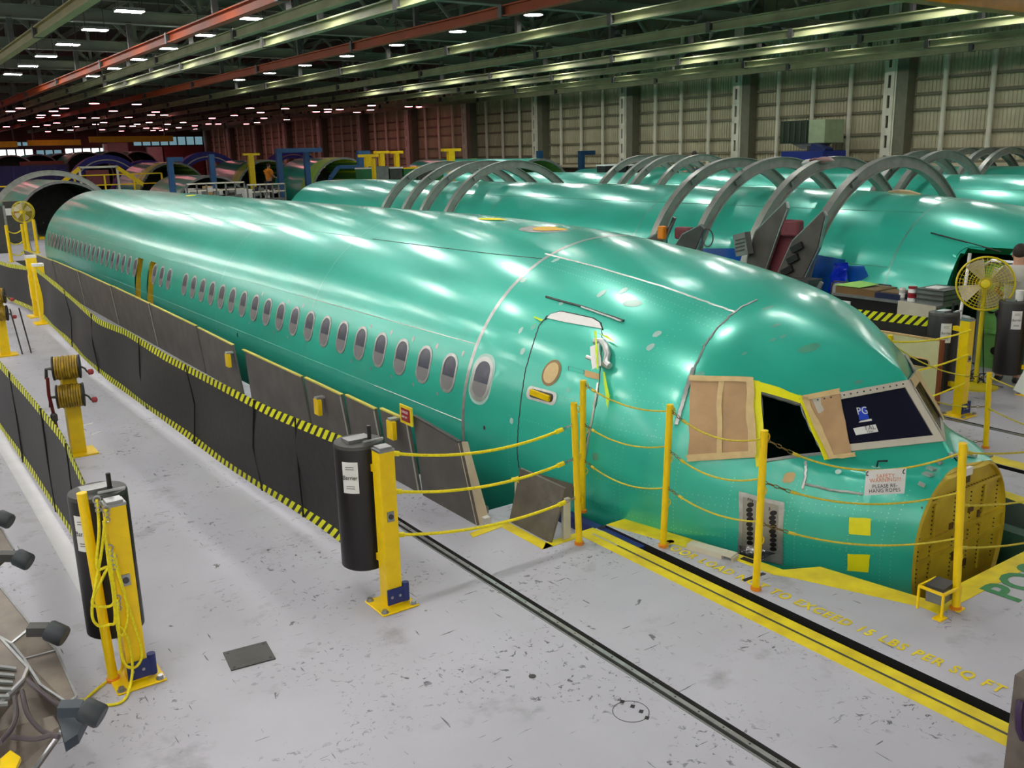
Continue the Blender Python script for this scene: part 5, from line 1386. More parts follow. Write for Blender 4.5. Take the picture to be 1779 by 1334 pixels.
# brake fitting beside the first guard board
c = fz(822, 880, .0); t = thing('floor_clamp', 'small greasy clamp at the foot of the slanting board', 'clamp', (4.05, 6.4, 0))
MB().box((4.04, 6.35, .03), (.10, .12, .06)).build('clamp_body', GREY, t, 0); MB().cyl((4.04, 6.30, .06), (4.04, 6.30, .10), .02, 8).build('clamp_bolt', STEEL, t)
MB().box((3.95, 6.12, .03), (.06, .06, .05)).build('clamp_foot', WHITE, t, 0)

# ================================================================== AROUND THE SECOND FUSELAGE
P3 = fz(1666, 721); P4v = Vector((11.35, 5.35, 0))
b3, c3 = barrier(P3, 'barrier post with housing at the end of the cream board', (.09, .33), H=1.08)
b4, c4 = barrier(P4v, 'barrier housing carrying a white mug beside the drum fan', (-.05, .30), H=1.08)
curtain('barrier_curtain', 'striped black curtain drawn behind the cream board', [(c3.x+.05, c3.y+.1, 1.03), (10.1, 7.0, .99), (10.15, 8.4, 1.0), (10.2, 10, 1.0), (10.2, 14, 1.0)], ribs=(2.0,), wave=.02, band=.11)
for k, (ya, sg) in enumerate(((570, .05), (612, .04), (660, .04))):
    rope(s7(max(.2, T7.z-.06-.36*k)), Vector((P3.x-.03, P3.y-.06, zat(P3, 1658, ya))), sg, 'bright yellow rope in front of the cream board, %s strand' % lv[k], YELR, .010, .0, .0)
t = thing('guard_board', 'cream painted board with a hand hole beyond the cockpit', 'board', (9.70, 5.6, 0))
MB().bbox((9.70, 5.62, .12), (9.73, 9.4, .84)).build('board', BOARDC, t, 0)
MB().bbox((9.695, 5.58, .0), (9.735, 5.62, .86)).build('edge_strip', pm('red_wood', (130, 62, 34), .5), t, 0)
MB().bbox((9.695, 5.62, .84), (9.735, 9.4, .86)).build('edge_strip', WOOD, t, 0)
c = fx(1596, 629, 9.70)
hh = MB().prism([Vector((9.696, p[0], p[1])) for p in rrect(c.y, c.z, .24, .08, .035)], (.003, 0, 0)).build('hand_hole', DARK, t, 0)
MB().tube([Vector((9.695, p[0], p[1])) for p in rrect(c.y, c.z, .26, .10, .045)], .008, 5, True).build('hole_rim', WOOD, hh)
# drum fan
def fan(P, zh, label, r=.32, nrm=(-.86, -.48, .12)):
    t = thing('drum_fan', label, 'fan', (P.x, P.y, 0))
    n = Vector(nrm).normalized(); c = Vector((P.x, P.y, zh)); u, v = perp(n)
    FY = pm('fan_yellow', (206, 190, 24), .4, var=.1)
    b = MB().lathe([(0, .0), (0, .26), (.02, .26), (.05, .08), (.06, 0)], (P.x, P.y, 0), n=28).build('base', FY, t)
    MB().cyl((P.x, P.y, .04), c-n*.02-Vector((0, 0, .05)), .028, 10).build('pole', FY, t)
    def circ(rr, off): return [c+n*off+(u*math.cos(a)+v*math.sin(a))*rr for a in np.linspace(0, 2*math.pi, 40, endpoint=False)]
    m = MB()
    for rr, off in ((r, .07), (r, -.09), (r+.005, .0)): m.tube(circ(rr, off), .010, 6, True)
    m.build('guard_rim', FY, t)
    m = MB()
    for off, s in ((.09, 1), (-.11, -1)):
        for k in range(1, 9): m.tube(circ(r*k/9, off+s*.05*(1-(k/9)**2)), .003, 4, True)
        for k in range(36):
            a = 2*math.pi*k/36; d = u*math.cos(a)+v*math.sin(a); m.tube([c+n*(off+s*.05)+d*.06, c+n*(off+s*.035)+d*r*.6, c+n*(off*.8)+d*r], .0022, 4)
    tag(m.build('guard_wires', FY, t), kind='stuff')
    MB().lathe([(-.12, .0), (-.12, .05), (-.05, .06), (.10, .065), (.14, .05), (.15, .02), (.15, 0)], c, n, 20).build('motor_hub', YELF, t)
    for k in range(4):
        a0 = 2*math.pi*k/4+.5; rows = []
        for q in (.06, .16, .24, .30): rows.append([c+n*(.03*math.sin(2*(w-.5)))+(u*math.cos(a0+(w-.5)*.75)+v*math.sin(a0+(w-.5)*.75))*q for w in (0, .33, .66, 1)])
        MB().grid(rows).build('blade', pm('fan_blade', (176, 168, 150), .35, .4), t)
    MB().tube([c-n*.08, c-n*.14+Vector((0, 0, -.2)), Vector((P.x+.06, P.y-.02, .5)), Vector((P.x+.10, P.y-.05, .05)), Vector((P.x+.2, P.y-.25, .01))], .008, 5).build('power_cord', BLK, t)
    return t
fan(fz(1694, 672), 1.30, 'yellow caged drum fan on a pedestal beside the open crew door')
t = thing('cord_heap', 'tangle of dark cord on the foot of the drum fan', 'cord', fz(1693, 664)); c = fz(1692, 668); rn = random.Random(5)
MB().tube([Vector((c.x+rn.uniform(-.16, .10), c.y+rn.uniform(-.14, .14), .04+rn.uniform(0, .14))) for _ in range(26)], .008, 5).build('loops', BLK, t)
# work bench and what is on it
t = thing('work_bench', 'black skirted work bench beside the second fuselage', 'bench', (11.9, 7.6, 0))
MB().bbox((11.55, 6.75, .86), (12.22, 8.42, .895)).build('bench_top', GREY, t, 0)
MB().bbox((11.58, 7.1, .0), (12.2, 8.42, .86)).build('cabinet', BLK, t, 0)
for x, y in ((11.6, 6.8), (12.16, 6.8)): MB().bbox((x-.02, y-.02, 0), (x+.02, y+.02, .86)).build('leg', DGREY, t, 0)
MB().bbox((11.56, 8.1, .62), (11.575, 8.3, .80)).build('posted_sheet', WHITE, t, 0)
MB().box((11.53, 7.05, .80), (.02, .55, .20), rx=.03).build('hanging_board', pm('tan_board', (186, 182, 160), .6), t, 0)
t = thing('clamp_bracket', 'orange bracket on the end of the work bench', 'bracket', (11.55, 8.46, .40))
MB().bbox((11.54, 8.42, .42), (11.60, 8.50, .66)).build('bracket_body', ORANGE, t, 0); MB().bbox((11.5, 8.5, .52), (11.56, 8.68, .57)).build('bracket_arm', ORANGE, t, 0); MB().bbox((11.5, 8.62, .52), (11.56, 8.68, .64)).build('bracket_hook', ORANGE, t, 0)
t = thing('parts_tray', 'flat brown tray lined with lime paper on the bench', 'tray', (11.85, 8.05, .895))
MB().bbox((11.62, 7.72, .895), (12.1, 8.40, .99)).build('tray_body', pm('tray_brown', (110, 84, 44), .6), t, 0)
MB().prism([(11.62, 8.0, 1.0), (11.62, 8.42, 1.0), (12.05, 8.30, 1.03), (12.0, 7.95, 1.02)], (0, 0, .004)).build('lime_paper', LIME, t, 0)
t = thing('parts_tray', 'dark navy tray beside the lime papers', 'tray', (11.8, 7.55, .895))
MB().bbox((11.60, 7.36, .895), (12.05, 7.74, .97)).build('tray_body', pm('navy_tray', (20, 30, 66), .5), t, 0); MB().bbox((11.66, 7.42, .965), (12.0, 7.68, .985)).build('tray_contents', pm('tray_brown', (110, 84, 44), .6), t, 0)
def bottle(x, y, z, r, h, mat, cap, label, capmat):
    t = thing('tub', label, 'container', (x, y, z)); MB().lathe([(0, 0), (0, r), (h*.88, r), (h*.95, r*.85)], (x, y, z), n=18).build('body', mat, t)
    MB().lathe([(h*.9, r*1.03), (h*1.06, r*1.03), (h*1.08, 0)], (x, y, z), n=18).build('cap', capmat, t)
    MB().lathe([(h*.25, r*1.01), (h*.62, r*1.01)], (x, y, z), n=18).build('label_band', RED if cap else WHITE, t)
bottle(11.68, 7.22, .895, .058, .19, WHITE, 1, 'white wipes tub with a red lid on the bench', RED)
bottle(11.66, 7.36, .895, .04, .16, CLEAR, 0, 'clear bottle beside the red lidded tub', WHITE)
for k in range(3):
    t = thing('drawer_tray', ['bottom', 'middle', 'top'][k]+' grey drawer of the stack on the bench', 'tray', (11.85, 6.93, .895+.065*k), 'stacked grey drawers')
    MB().bbox((11.62, 6.74, .895+.065*k), (12.1, 7.12, .955+.065*k)).build('tray_body', GREY, t, 0)
    MB().bbox((11.60, 6.72, .945+.065*k), (12.12, 7.14, .958+.065*k)).build('tray_rim', DGREY, t, 0)
    if k == 2: MB().bbox((11.7, 6.85, 1.09), (11.95, 7.05, 1.10)).build('sheet', WHITE, t, 0)
# folding chairs
def chair(x, y, label):
    t = thing('folding_chair', label, 'chair', (x, y, 0), 'folding chairs beside the bench')
    CH = pm('chair_grey', (176, 180, 178), .4, .3)
    MB().bbox((x-.2, y-.19, .43), (x+.2, y+.19, .455)).build('seat', CH, t, 0)
    MB().prism([Vector((x-.2, p[0], p[1])) for p in rrect(y, .84, .36, .26, .08)], (.015, 0, 0)).build('backrest', CH, t, 0)
    for s in (-1, 1):
        MB().tube([(x-.22, y+s*.19, 0), (x-.2, y+s*.19, .96)], .012, 6).build('leg', DGREY, t)
        MB().tube([(x+.22, y+s*.19, 0), (x-.18, y+s*.19, .6)], .012, 6).build('leg', DGREY, t)
    MB().tube([(x-.2, y-.19, .90), (x-.2, y-.15, .99), (x-.2, y+.15, .99), (x-.2, y+.19, .90)], .012, 6).build('back_frame', DGREY, t)
chair(12.22, 7.82+.75, 'grey folding chair half hidden by the blue bag')
c = fx(1545, 478, 12.35); chair(12.38, c.y, 'grey folding chair with its back above the bench trays')
# waste bag, mug, worker
t = thing('waste_bag', 'clear bin liner hung open beside the bench', 'bag', (11.35, 6.55, 0))
MB().lathe([(0.02, .10), (.05, .16), (.4, .19), (.75, .21), (.82, .23), (.80, .20)], (11.35, 6.45, 0), n=14).build('liner', CLEAR, t)
MB().lathe([(.02, .10), (.1, .14), (.35, .15), (.40, 0)], (11.35, 6.45, 0), n=10).build('waste', WHITE, t)
bottle(c4.x, c4.y-.05, 1.125, .045, .12, WHITE, 0, 'white mug standing on the barrier housing', WHITE)
for k, (dx, z0_, z1_) in enumerate(((-.25, .0, .9),)):
    a = fz(1648, 560, .7)
t = thing('vacuum_hose', 'white flexible hose hanging in front of the drum fan', 'hose', (11.5, 6.4, .5))
MB().tube([fx(1685, 440, 11.9), fx(1682, 462, 11.9), fx(1678, 490, 11.7), fx(1672, 525, 11.5), fx(1668, 550, 11.4), fx(1655, 580, 11.4)], .022, 8).build('hose', WHITE, t)

def person(loc, yaw, shirt, label, trousers=JEANS, pose=0, back=None):
    x0, y0, z0 = loc
    t = thing('person', label, 'person', loc)
    Rz = Matrix.Rotation(yaw, 3, 'Z')
    def P(p): return Rz @ Vector(p) + Vector(loc)
    def skin(name, verts, edges, radii, mat, root=0, sub=2):
        me = bpy.data.meshes.new(name); me.from_pydata([tuple(P(v)-Vector(loc)) for v in verts], edges, []); me.materials.append(mat)
        ob = bpy.data.objects.new(name, me); COL.objects.link(ob); ob.parent = t; ob['_o'] = tuple(loc)
        md = ob.modifiers.new('skin', 'SKIN'); md.use_smooth_shade = True
        for i, r in enumerate(radii):
            d = me.skin_vertices[0].data[i]; d.radius = (r, r) if not isinstance(r, tuple) else r; d.use_root = (i == root)
        ob.modifiers.new('sub', 'SUBSURF').levels = sub; ob.modifiers['sub'].render_levels = sub
        return ob
    # facing +x; y is to the person's own left
    arm = .10 if pose == 0 else .3
    V = [(0, 0, .95), (.0, 0, 1.12), (.01, 0, 1.30), (.0, 0, 1.42), (.02, 0, 1.50), (.04, 0, 1.575), (.05, 0, 1.66)]
    E = [(0, 1), (1, 2), (2, 3), (3, 4), (4, 5), (5, 6)]; Rr = [.12, .11, .12, .075, .05, .085, .075]
    for s in (-1, 1):
        b = len(V)
        V += [(0, s*.17, 1.41), (.06, s*.24, 1.16), (.26, s*.18, 1.05), (.34, s*.16, 1.06)]; E += [(3, b), (b, b+1), (b+1, b+2), (b+2, b+3)]; Rr += [.052, .045, .036, .026]
        for fi, (dy, ln) in enumerate(((-.026, .075), (-.009, .085), (.009, .08), (.025, .065))):
            k = len(V); V += [(.38, s*.16+dy, 1.06), (.38+ln*.6, s*.16+dy*1.2, 1.05), (.38+ln, s*.16+dy*1.2, 1.03)]; E += [(b+3, k), (k, k+1), (k+1, k+2)]; Rr += [.010, .009, .007]
        k = len(V); V += [(.36, s*.125, 1.07), (.40, s*.105, 1.06)]; E += [(b+3, k), (k, k+1)]; Rr += [.011, .009]
        k = len(V); V += [(0, s*.09, .90), (.02, s*.10, .50), (.0, s*.10, .09), (.12, s*.11, .045)]; E += [(0, k), (k, k+1), (k+1, k+2), (k+2, k+3)]; Rr += [.09, .06, .045, .042]
    skin('body', V, E, Rr, SKIN)
    Vs = [(0, 0, .90), (0, 0, 1.08), (.005, 0, 1.28), (0, 0, 1.41), (.015, 0, 1.49)]; Es = [(0, 1), (1, 2), (2, 3), (3, 4)]; Rs = [(.175, .14), (.17, .135), (.19, .15), (.15, .13), (.085, .085)]
    for s in (-1, 1):
        b = len(Vs); Vs += [(0, s*.17, 1.40), (.045, s*.23, 1.20)]; Es += [(3, b), (b, b+1)]; Rs += [.098, .082]
    sh = skin('shirt', Vs, Es, Rs, shirt)
    Vt = [(0, 0, .93)]; Et = []; Rt = [(.16, .125)]
    for s in (-1, 1):
        k = len(Vt); Vt += [(0, s*.09, .84), (.02, s*.10, .50), (.0, s*.10, .10)]; Et += [(0, k), (k, k+1), (k+1, k+2)]; Rt += [.105, .075, .062]
    skin('trousers', Vt, Et, Rt, trousers)
    def ball(name, c, sz, mat):
        m = MB(); rows = []
        for i in range(9):
            a = math.pi*i/8; rows.append([P((c[0]+sz[0]*math.sin(a)*math.cos(b), c[1]+sz[1]*math.sin(a)*math.sin(b), c[2]+sz[2]*math.cos(a))) for b in np.linspace(0, 2*math.pi, 15)])
        return m.grid(rows).build(name, mat, t, 60)
    ball('hair', (.025, 0, 1.665), (.098, .085, .095), HAIR)
    for s in (-1, 1):
        ball('ear', (.045, s*.083, 1.61), (.02, .012, .03), SKIN); ball('eye', (.125, s*.032, 1.63), (.01, .014, .009), WHITE); ball('shoe', (.06, s*.105, .045), (.14, .05, .045), BLK)
    ball('nose', (.14, 0, 1.60), (.02, .014, .025), SKIN); ball('mouth', (.122, 0, 1.555), (.012, .025, .006), RED)
    MB().tube([P((.04+.095*math.cos(a), .088*math.sin(a), 1.655+.012*math.cos(a))) for a in np.linspace(0, 6.28, 17)[:-1]], .010, 5, True).build('headband', DGREY, t)
    if back:
        text('shirt_print', back, .085, P((-.165, .17, 1.30)), Rz @ Vector((0, -1, 0)), (0, 0, 1), DGREY, t, .0008)
    return t
person((11.72, 5.86, 0), .25, SHIRT, 'person in a grey t-shirt seen from behind at the open crew door', back='Integr')
t = thing('work_platform', 'low work platform beyond the third fuselage', 'platform', (24.8, 24.0, 0))
MB().bbox((24.2, 23.0, 1.05), (26.2, 25.2, 1.12)).build('deck', YEL, t, 0)
for x in (24.3, 26.1):
    for y in (23.1, 25.1): MB().bbox((x-.04, y-.04, 0), (x+.04, y+.04, 1.05)).build('leg', YEL, t, 0)
person((24.9, 24.15, 1.12), 2.6, pm('blue_shirt', (30, 48, 150), .8), 'person in a blue shirt leaning over behind the third fuselage')
blockthing('tool_case', 'brown tool case open on the work platform', 'case', Vector((24.5, 25.0, 1.35)), (.4, .5, .45), pm('case_brown', (96, 60, 40), .6))

# ================================================================== BACKGROUND OF THE HALL
# roof ventilation unit and blue machine by the hangar wall
a, b = fx(1356, 215, 31.6), fx(1432, 245, 31.6); yl = a.y; yr = b.y; zt = fx(1393, 209, 31.6).z; zb = fx(1393, 249, 31.6).z; ym = fx(1405, 230, 31.6).y
t = thing('air_handler', 'boxy air unit with dark louvres high on the hangar wall', 'air unit', (31.6, ym, zb))
MB().bbox((31.6, ym, zb), (32.8, yl, zt)).build('louvre_box', pm('louvre_green', (28, 44, 32), .6), t, 0)
for k in range(5): MB().bbox((31.56, ym+(yl-ym)*(k+.3)/5, zb+.05), (31.6, ym+(yl-ym)*(k+.5)/5, zt-.05)).build('louvre', pm('louvre_edge', (54, 70, 48), .6), t, 0)
MB().bbox((31.6, yr, zb), (32.8, ym, zt)).build('pale_box', pm('pale_green_box', (156, 172, 136), .6), t, 0)
MB().prism([(31.7, ym-.4, zb), (31.7, yl-.5, zb), (31.7, yl-1.0, zb-.22), (31.7, ym, zb-.22)], (.9, 0, 0)).build('duct', GREY, t, 0)
MB().bar((32.7, ym-.3, zb+.2), (XR-.2, ym-.3, zb+.2), .1, .1).build('wall_arm', DGREY, t, 0); MB().bar((32.7, yl-.3, zb+.2), (XR-.2, yl-.3, zb+.2), .1, .1).build('wall_arm', DGREY, t, 0)
a, b = fx(1357, 270, 31.0), fx(1430, 270, 31.0); zt = fx(1390, 263, 31.0).z
t = thing('blue_machine', 'blue painted machine housing under the air unit', 'machine', (31, b.y, 0))
MB().bbox((31.0, b.y, 0), (32.4, a.y, zt)).build('housing', BLUE2, t, 0); MB().box((31.4, b.y+.4, zt+.05), (.5, .7, .3), rx=.3).build('motor', BLUE, t, 0)
MB().cyl((31.5, b.y+1.0, zt), (31.5, b.y+1.0, zt+.2), .12, 10).build('filler', DGREY, t)
t = thing('tarp_bundle', 'crumpled pale and maroon bundle on top of a hoop', 'bundle', (14.6, 10.8, 2.75)); rn = random.Random(9)
m = MB(); c = fx(1420, 283, 14.2)
for i, mt in enumerate((WHITE, MAROON, pm('bundle_pink', (176, 140, 140), .7))):
    m = MB(); q = c+Vector((rn.uniform(-.1, .1), -.16*i+.16, .02*i)); rows = []
    for k in range(7):
        an = math.pi*k/6; rows.append([q+Vector((.13*math.sin(an)*math.cos(w)*rn.uniform(.7, 1.2), .16*math.sin(an)*math.sin(w)*rn.uniform(.7, 1.2), .07*math.cos(an))) for w in np.linspace(0, 6.28, 10)])
    m.grid(rows).build('cloth', mt, t, 60)

def rib_barrel(x, y0, y1, r, zc, label, skin, lime=0., lining=LTGREEN, group=None, nr=12):
    t = thing('fuselage_section', label, 'fuselage section', (x, y0, max(0, zc-r)), group)
    A = np.linspace(0, 2*math.pi, 49)
    def ring(rr, y): return [(x-rr*math.cos(a), y, zc+rr*math.sin(a)) for a in A]
    MB().grid([ring(r, y) for y in (y0+lime, (y0+y1)/2, y1)]).build('skin', skin, t)
    if lime: MB().grid([ring(r+.005, y0), ring(r+.005, y0+lime)]).build('lime_band', LIME, t)
    MB().grid([ring(r, y0), ring(r-.10, y0)]).build('end_frame', GREY, t)
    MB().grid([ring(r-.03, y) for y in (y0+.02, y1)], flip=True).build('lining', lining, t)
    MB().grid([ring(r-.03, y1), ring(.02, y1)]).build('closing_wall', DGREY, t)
    if lime:
        for k in range(nr):
            a = math.pi*(k+.5)/nr; MB().bar((x-(r-.08)*math.cos(a), y0, zc+(r-.08)*math.sin(a)), (x-(r-.08)*math.cos(a), y1, zc+(r-.08)*math.sin(a)), .05, .10, (math.cos(a), 0, -math.sin(a))).build('stringer', TAPEY if k % 2 else LIME, t, 0)
    for s in (-1, 1): MB().bbox((x+s*1.0-.1, y0+.3, 0), (x+s*1.0+.1, y1-.3, max(.1, zc-r+.35))).build('cradle', YEL, t, 0)
    return t
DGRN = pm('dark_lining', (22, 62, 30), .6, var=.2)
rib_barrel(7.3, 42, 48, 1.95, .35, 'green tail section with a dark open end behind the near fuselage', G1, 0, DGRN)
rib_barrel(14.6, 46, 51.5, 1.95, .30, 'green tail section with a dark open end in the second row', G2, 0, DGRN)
rib_barrel(15.2, 49.5+5, 60, 1.95, .95, 'lime banded barrel section with ribbed open end by the blue rings', G2, 1.4)
rib_barrel(20.5, 54, 60, 1.95, .95, 'lime banded barrel section between the blue gantry posts', G2, 1.3)
rib_barrel(22.3, 47.5, 53, 1.95, .98, 'lime banded barrel section with bright yellow stringers', G2, 1.5)
rib_barrel(25.0, 33.5, 41, 1.95, .75, 'green barrel section with ribbed open end close to the hangar wall', G2, .0)
t = rib_barrel(28.2, 43.0, 49, 1.95, .75, 'green barrel section with a short lime band by the hangar columns', G2, .5)
# blue ring jigs
def ring_jig(x, y, r, zc, label, depth=.8, w=.55, mat=BLUE2):
    t = thing('ring_jig', label, 'jig', (x, y, 0))
    A = np.linspace(-.15, math.pi+.15, 37)
    def ring(rr, yy): return [(x-rr*math.cos(a), yy, zc+rr*math.sin(a)) for a in A]
    MB().grid([ring(r-w, y), ring(r, y), ring(r, y+depth), ring(r-w, y+depth), ring(r-w, y)]).build('ring', mat, t, 40)
    MB().tube(ring(r-w*.6, y-.02), .05, 5).build('rail', STEEL, t)
    for s in (-1, 1): MB().bbox((x+s*(r-w/2)-.4, y-.1, 0), (x+s*(r-w/2)+.4, y+depth+.1, max(.2, zc-.3))).build('pedestal', mat, t, 0)
    return t
ring_jig(14.2, 66, 2.5, .95, 'large royal blue ring jig with a pale rail')
ring_jig(17.0, 67, 2.3, .75, 'royal blue ring jig beside the end wall panels', mat=pm('violet_jig', (52, 44, 140), .5))
ring_jig(20.2, 64, 2.5, 1.0, 'royal blue ring jig behind the lime banded barrel')
ring_jig(27.0, 66, 2.5, 1.0, 'royal blue ring jig in front of the reddish wall')
t = thing('blue_tooling_bank', 'long dark blue tooling bank before the end wall glazing', 'tooling', (8, 64, 0))
a, b = fy(-30, 300, 64), fy(118, 300, 64); zt = fy(40, 288, 64).z
MB().bbox((a.x, 64, 0), (b.x, 65.5, zt)).build('housing', pm('deep_blue', (24, 26, 92), .5, var=.2, scale=1), t, 0)
for k in range(6): MB().bbox((a.x+(b.x-a.x)*k/6, 63.95, .2), (a.x+(b.x-a.x)*k/6+.12, 64, zt-.1)).build('rib', BLUE, t, 0)
t = thing('equipment_bank', 'brownish equipment bank on top of the blue tooling', 'tooling', (8, 70, 0))
a, b = fy(38, 285, 70), fy(112, 285, 70); zt = fy(70, 280, 70).z
MB().bbox((a.x, 70, 0), (b.x, 71, zt)).build('housing', pm('rust_brown', (104, 58, 44), .6), t, 0)
for k in range(4): MB().bbox((a.x+.3+(b.x-a.x)*k/4, 69.95, zt-.7), (a.x+.9+(b.x-a.x)*k/4, 70, zt-.2)).build('hatch', DGREY, t, 0)
for i, (px, py, yy, w) in enumerate(((20, 276, 82, 3.4), (66, 274, 87, 3.2), (108, 272, 92, 2.6), (150, 270, 82, 3.0), (196, 268, 87, 2.4), (240, 268, 92, 2.8))):
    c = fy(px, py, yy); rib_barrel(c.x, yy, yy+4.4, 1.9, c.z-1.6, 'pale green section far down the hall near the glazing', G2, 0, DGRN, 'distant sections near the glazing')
# yellow access platforms
def platform(x0, x1, y, z, label, panel=None):
    t = thing('access_platform', label, 'platform', ((x0+x1)/2, y, 0))
    MB().bbox((x0, y, z-.12), (x1, y+1.4, z)).build('deck', YEL, t, 0)
    n = max(2, int((x1-x0)/1.1))
    for k in range(n+1):
        x = x0+(x1-x0)*k/n
        MB().bbox((x-.04, y-.02, 0), (x+.04, y+.06, z+1.0)).build('post', YEL, t, 0)
    for zz in (z+.5, z+1.0): MB().bbox((x0, y-.02, zz-.03), (x1, y+.04, zz+.03)).build('rail', YEL, t, 0)
    if panel: MB().bbox((x0+.4, y-.06, z+.1), (x0+.4+panel, y-.03, z+.75)).build('red_panel', RED, t, 0)
    return t
a, b = fy(-20, 325, 49.5), fy(112, 325, 49.5); platform(a.x, b.x, 49.5, 1.0, 'yellow access platform with red panels beyond the grey hoop', 2.4)
a, b = fy(130, 315, 52), fy(282, 315, 52); pf = platform(a.x, b.x, 52, 1.35, 'yellow access platform with railing below the blue ring jig')
m = fy(172, 302, 52); t = thing('stair_gate', 'pale framed gate with yellow steps on the access platform', 'gate', (m.x, 52, 1.35))
for s in (-1, 1): MB().bar((m.x+s*.9, 52, 1.4), (m.x+s*.9, 52, 2.75), .1, .1).build('jamb', COLUM, t, 0); MB().bar((m.x+s*.9, 52, 2.7), (m.x+s*2.1, 52, 1.8), .12, .2).build('stair_rail', YEL, t, 0)
MB().bar((m.x-.95, 52, 2.75), (m.x+.95, 52, 2.75), .1, .1).build('lintel', COLUM, t, 0); MB().bbox((m.x-.6, 52.1, 1.9), (m.x+.5, 52.15, 2.6)).build('screen', MAROON, t, 0)
a, b = fx(330, 330, 13.5), fx(470, 338, 13.5)
t = thing('grey_mezzanine', 'grey steel mezzanine with thin railings behind the crown line', 'platform', (16, 42, 0))
for (pa, pb, py0, py1, yy) in ((325, 425, 318, 342, 42), (430, 495, 320, 345, 41)):
    a, b = fy(pa, 330, yy), fy(pb, 330, yy); zt = fy((pa+pb)/2, py0, yy).z; zd = fy((pa+pb)/2, py1, yy).z
    MB().bbox((a.x, yy, zd-.1), (b.x, yy+1.6, zd)).build('deck', GREY, t, 0)
    for k in range(7):
        x = a.x+(b.x-a.x)*k/6; MB().bbox((x-.03, yy-.03, 0), (x+.03, yy+.03, zt)).build('post', GREY, t, 0)
    for f in (.5, 1.): MB().bbox((a.x, yy-.03, zd+(zt-zd)*f-.03), (b.x, yy+.03, zd+(zt-zd)*f+.03)).build('rail', COLUM, t, 0)
rn = random.Random(11)
for k in range(16):
    px = 335+k*10+rn.uniform(-3, 3); yy = 42.6 if px < 428 else 41.6; c = fy(px, 336, yy)
    zd = fy(375, 342, 42).z if px < 428 else fy(462, 345, 41).z
    t = thing('tool_cabinet', 'small cabinet standing on the grey mezzanine', 'cabinet', (c.x, yy, zd), 'cabinets on the mezzanine')
    zt = fy(px, rn.uniform(322, 332), yy).z; mt = rn.choice([DGREY, GREY, BLK, WHITE, WOOD, pm('navy', (34, 38, 70), .5)])
    MB().bbox((c.x-.16, yy, zd), (c.x+.16, yy+.5, max(zt, zd+.2))).build('body', mt, t, 0); MB().bbox((c.x-.13, yy-.02, zt-.25), (c.x+.13, yy, zt-.05)).build('drawer', rn.choice([GREY, STEEL, WHITE]), t, 0)
# blue gantry frames and posts
def gantry(px, pb, yy, label, top=None):
    c = fy(px, pb[1], yy); zt = fy(px, pb[0], yy).z
    t = thing('gantry_post', label, 'post', (c.x, yy, 0), 'blue gantry posts')
    MB().bbox((c.x-.12, yy-.12, 0), (c.x+.12, yy+.12, zt)).build('post', BLUEG, t, 0); MB().bbox((c.x-.25, yy-.25, 0), (c.x+.25, yy+.25, .06)).build('base', BLUEG, t, 0)
    if top: MB().bar((c.x, yy, zt-.1), (c.x+top, yy, zt-.1), .2, .2).build('jib', BLUEG, t, 0)
    return t
gantry(297, (273, 300), 45.4, 'blue gantry post with a short jib by the lime barrel', .6)
for px, pb, yy, lb, tp in ((370, (268, 305), 45.4, 'blue gantry post between two lime barrels', None), (488, (258, 318), 44, 'tall blue gantry post joined to the portal', 2.2), (535, (262, 312), 44.6, 'slim blue gantry post beside the bright lime barrel', None), (627, (262, 300), 41, 'blue gantry post with a bracket in front of the reddish wall', .5), (938, (262, 300), 37.4, 'dark blue gantry post at the end of the wall barrel', None), (1010, (262, 282), 36, 'short blue gantry post beside the hangar ledge', .8)):
    gantry(px, pb, yy, lb, tp)
a = fy(573, 310, 40); t = thing('gantry_portal', 'teal blue trapezoid portal before the yellow stringers', 'portal', (a.x, 40, 0))
q = [fy(x, y, 40) for x, y in ((574, 309), (588, 290), (622, 290), (635, 308))]
for k in range(3): MB().bar(q[k], q[k+1], .16, .16).build('bar', BLUEG, t, 0)
for k in (0, 3): MB().bar(q[k], (q[k].x, 40, 0), .16, .16).build('leg', BLUEG, t, 0)
# yellow stands in front of the reddish wall
for i, (px, y0, y1, yy, w) in enumerate(((664, 262, 298, 38, .22), (690, 262, 296, 38, .18), (650, 275, 304, 35.8, .10), (783, 258, 276, 36, .3), (437, 266, 292, 50, .3), (640, 268, 292, 38, .3))):
    c = fy(px, y1, yy); zt = fy(px, y0, yy).z; t = thing('tool_stand', ['broad yellow stand with a cross head', 'narrow yellow stand with a cross head', 'plain slim yellow pole', 'squat yellow stand above the aft hoops', 'yellow stand with a wide tray top', 'yellow jib stand by the blue bracket'][i], 'stand', (c.x, yy, 0))
    MB().bbox((c.x-w/2, yy-.1, 0), (c.x+w/2, yy+.1, zt)).build('column', YEL, t, 0)
    if i != 2: MB().bbox((c.x-w*1.4, yy-.12, zt-.12), (c.x+w*1.6, yy+.12, zt)).build('head', YEL, t, 0)
    MB().bbox((c.x-.3, yy-.3, 0), (c.x+.3, yy+.3, .05)).build('base', YEL, t, 0)
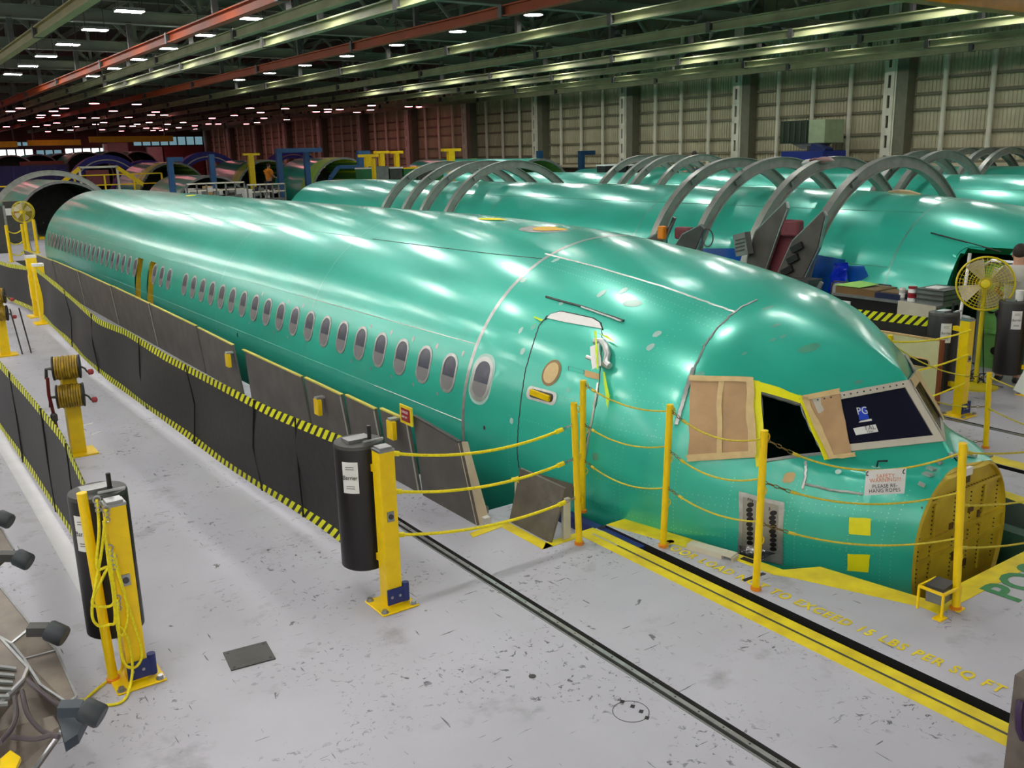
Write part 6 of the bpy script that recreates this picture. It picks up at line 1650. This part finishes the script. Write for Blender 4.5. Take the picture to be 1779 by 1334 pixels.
# clutter benches below the reddish wall
for k in range(6):
    px = 640+k*24; yy = 36.5; c = fy(px, 296, yy); t = thing('parts_rack', 'low parts rack beneath the reddish wall', 'rack', (c.x, yy, 0), 'parts racks below the wall')
    zt = fy(px, 292+rn.uniform(-4, 4), yy).z; MB().bbox((c.x-.3, yy, 0), (c.x+.3, yy+.6, zt)).build('body', rn.choice([DGREY, GREY, BLK, GREENB, pm('rack_tan', (150, 140, 100), .6)]), t, 0)
    MB().bbox((c.x-.32, yy-.03, zt-.06), (c.x+.32, yy+.63, zt)).build('shelf', rn.choice([YEL, WHITE, GREY]), t, 0)
for k in range(8):
    px = 1000+k*20; yy = 28.4; c = fy(px, 290, yy)
    if not 24.2 < c.x < 26.5: continue
    t = thing('parts_rack', 'dark parts rack under the hangar ledge', 'rack', (c.x, yy, 0), 'parts racks under the ledge')
    zt = fy(px, 284+rn.uniform(-3, 4), yy).z; MB().bbox((c.x-.25, yy, 0), (c.x+.25, yy+.5, zt)).build('body', rn.choice([DGREY, BLK, BLUEG, pm('rust_brown', (104, 58, 44), .6)]), t, 0)
    MB().bbox((c.x-.27, yy-.03, zt-.05), (c.x+.27, yy+.53, zt)).build('shelf', rn.choice([GREY, WHITE, BLUEG]), t, 0)
# bottom far aisle: fan, roped steps, panels, dark cabinets
PF = fz(50, 438); fan(PF, zat(PF, 48, 368), 'round amber fan at the tail of the near fuselage', .36, (-.55, -.83, .05))
for i, (px, py, tp) in enumerate(((20, 455, 398), (47, 452, 392), (52, 446, 392), (66, 440, 390))):
    B = fz(px, py); t = thing('rope_stanchion', 'slim yellow stanchion by the amber fan', 'post', B, 'stanchions by the amber fan')
    MB().cyl(B, (B.x, B.y, 1.15), .05, 8).build('pipe', YEL, t); MB().lathe([(0, .08), (.03, .08), (.03, .05)], B, n=8).build('foot_ring', YEL, t)
A_, B_ = fz(20, 455), fz(47, 452)
for k, z in enumerate((1.0, .65, .3)): rope((A_.x, A_.y, z), (B_.x, B_.y, z), .12, 'yellow rope by the amber fan, %s strand' % lv[k], YELR, .018, 0, 0)
c = fy(34, 410, 42); t = thing('partition_screen', 'grey partition screen behind the roped yellow posts', 'screen', (c.x, 42, 0)); a, b = fy(14, 410, 42), fy(66, 410, 42)
MB().bbox((a.x, 42, 0), (b.x, 42.08, fy(40, 385, 42).z)).build('panel', GREY, t, 0); MB().bbox((a.x, 41.97, 0), (a.x+.1, 42.1, fy(40, 384, 42).z)).build('post', COLUM, t, 0)
c = fy(25, 365, 41); t = thing('notice_cabinet', 'dark cabinet with white and red notices inside the grey hoop', 'cabinet', (c.x, 41, 0)); a, b = fy(8, 365, 41), fy(36, 365, 41)
zt = fy(20, 350, 41).z; MB().bbox((a.x, 41, 0), (b.x, 41.4, zt)).build('case', DGREY, t, 0)
for px, y0, y1, mt in ((16, 362, 374, WHITE), (27, 359, 367, WHITE), (27, 368, 376, RED)):
    q = fy(px, (y0+y1)/2, 40.98); MB().box((q.x, 40.97, q.z), (.25, .02, abs(fy(px, y0, 40.98).z-fy(px, y1, 40.98).z))).build('notice', mt, t, 0)
c = fz(8, 440); t = thing('dark_column', 'dark framed column beside the roped posts', 'column', (c.x, c.y, 0)); MB().bbox((c.x-.3, c.y, 0), (c.x+.15, c.y+.3, 1.6)).build('shaft', DGREY, t, 0); MB().bbox((c.x+.15, c.y-.02, 0), (c.x+.22, c.y+.05, 1.62)).build('edge', STEEL, t, 0)
person((16.9, 44.5, 1.0), .4, ORANGE, 'person in an orange shirt among the lime banded sections')
t = thing('work_platform', 'small grey stand under the person in orange', 'platform', (16.9, 44.5, 0)); MB().bbox((16.4, 44.0, .94), (17.4, 45.0, 1.0)).build('deck', GREY, t, 0)
for sx in (-.45, .45):
    for sy in (-.45, .45): MB().bbox((16.9+sx-.03, 44.5+sy-.03, 0), (16.9+sx+.03, 44.5+sy+.03, .94)).build('leg', DGREY, t, 0)

for o in bpy.data.objects:
    if '_o' in o.keys(): del o['_o']
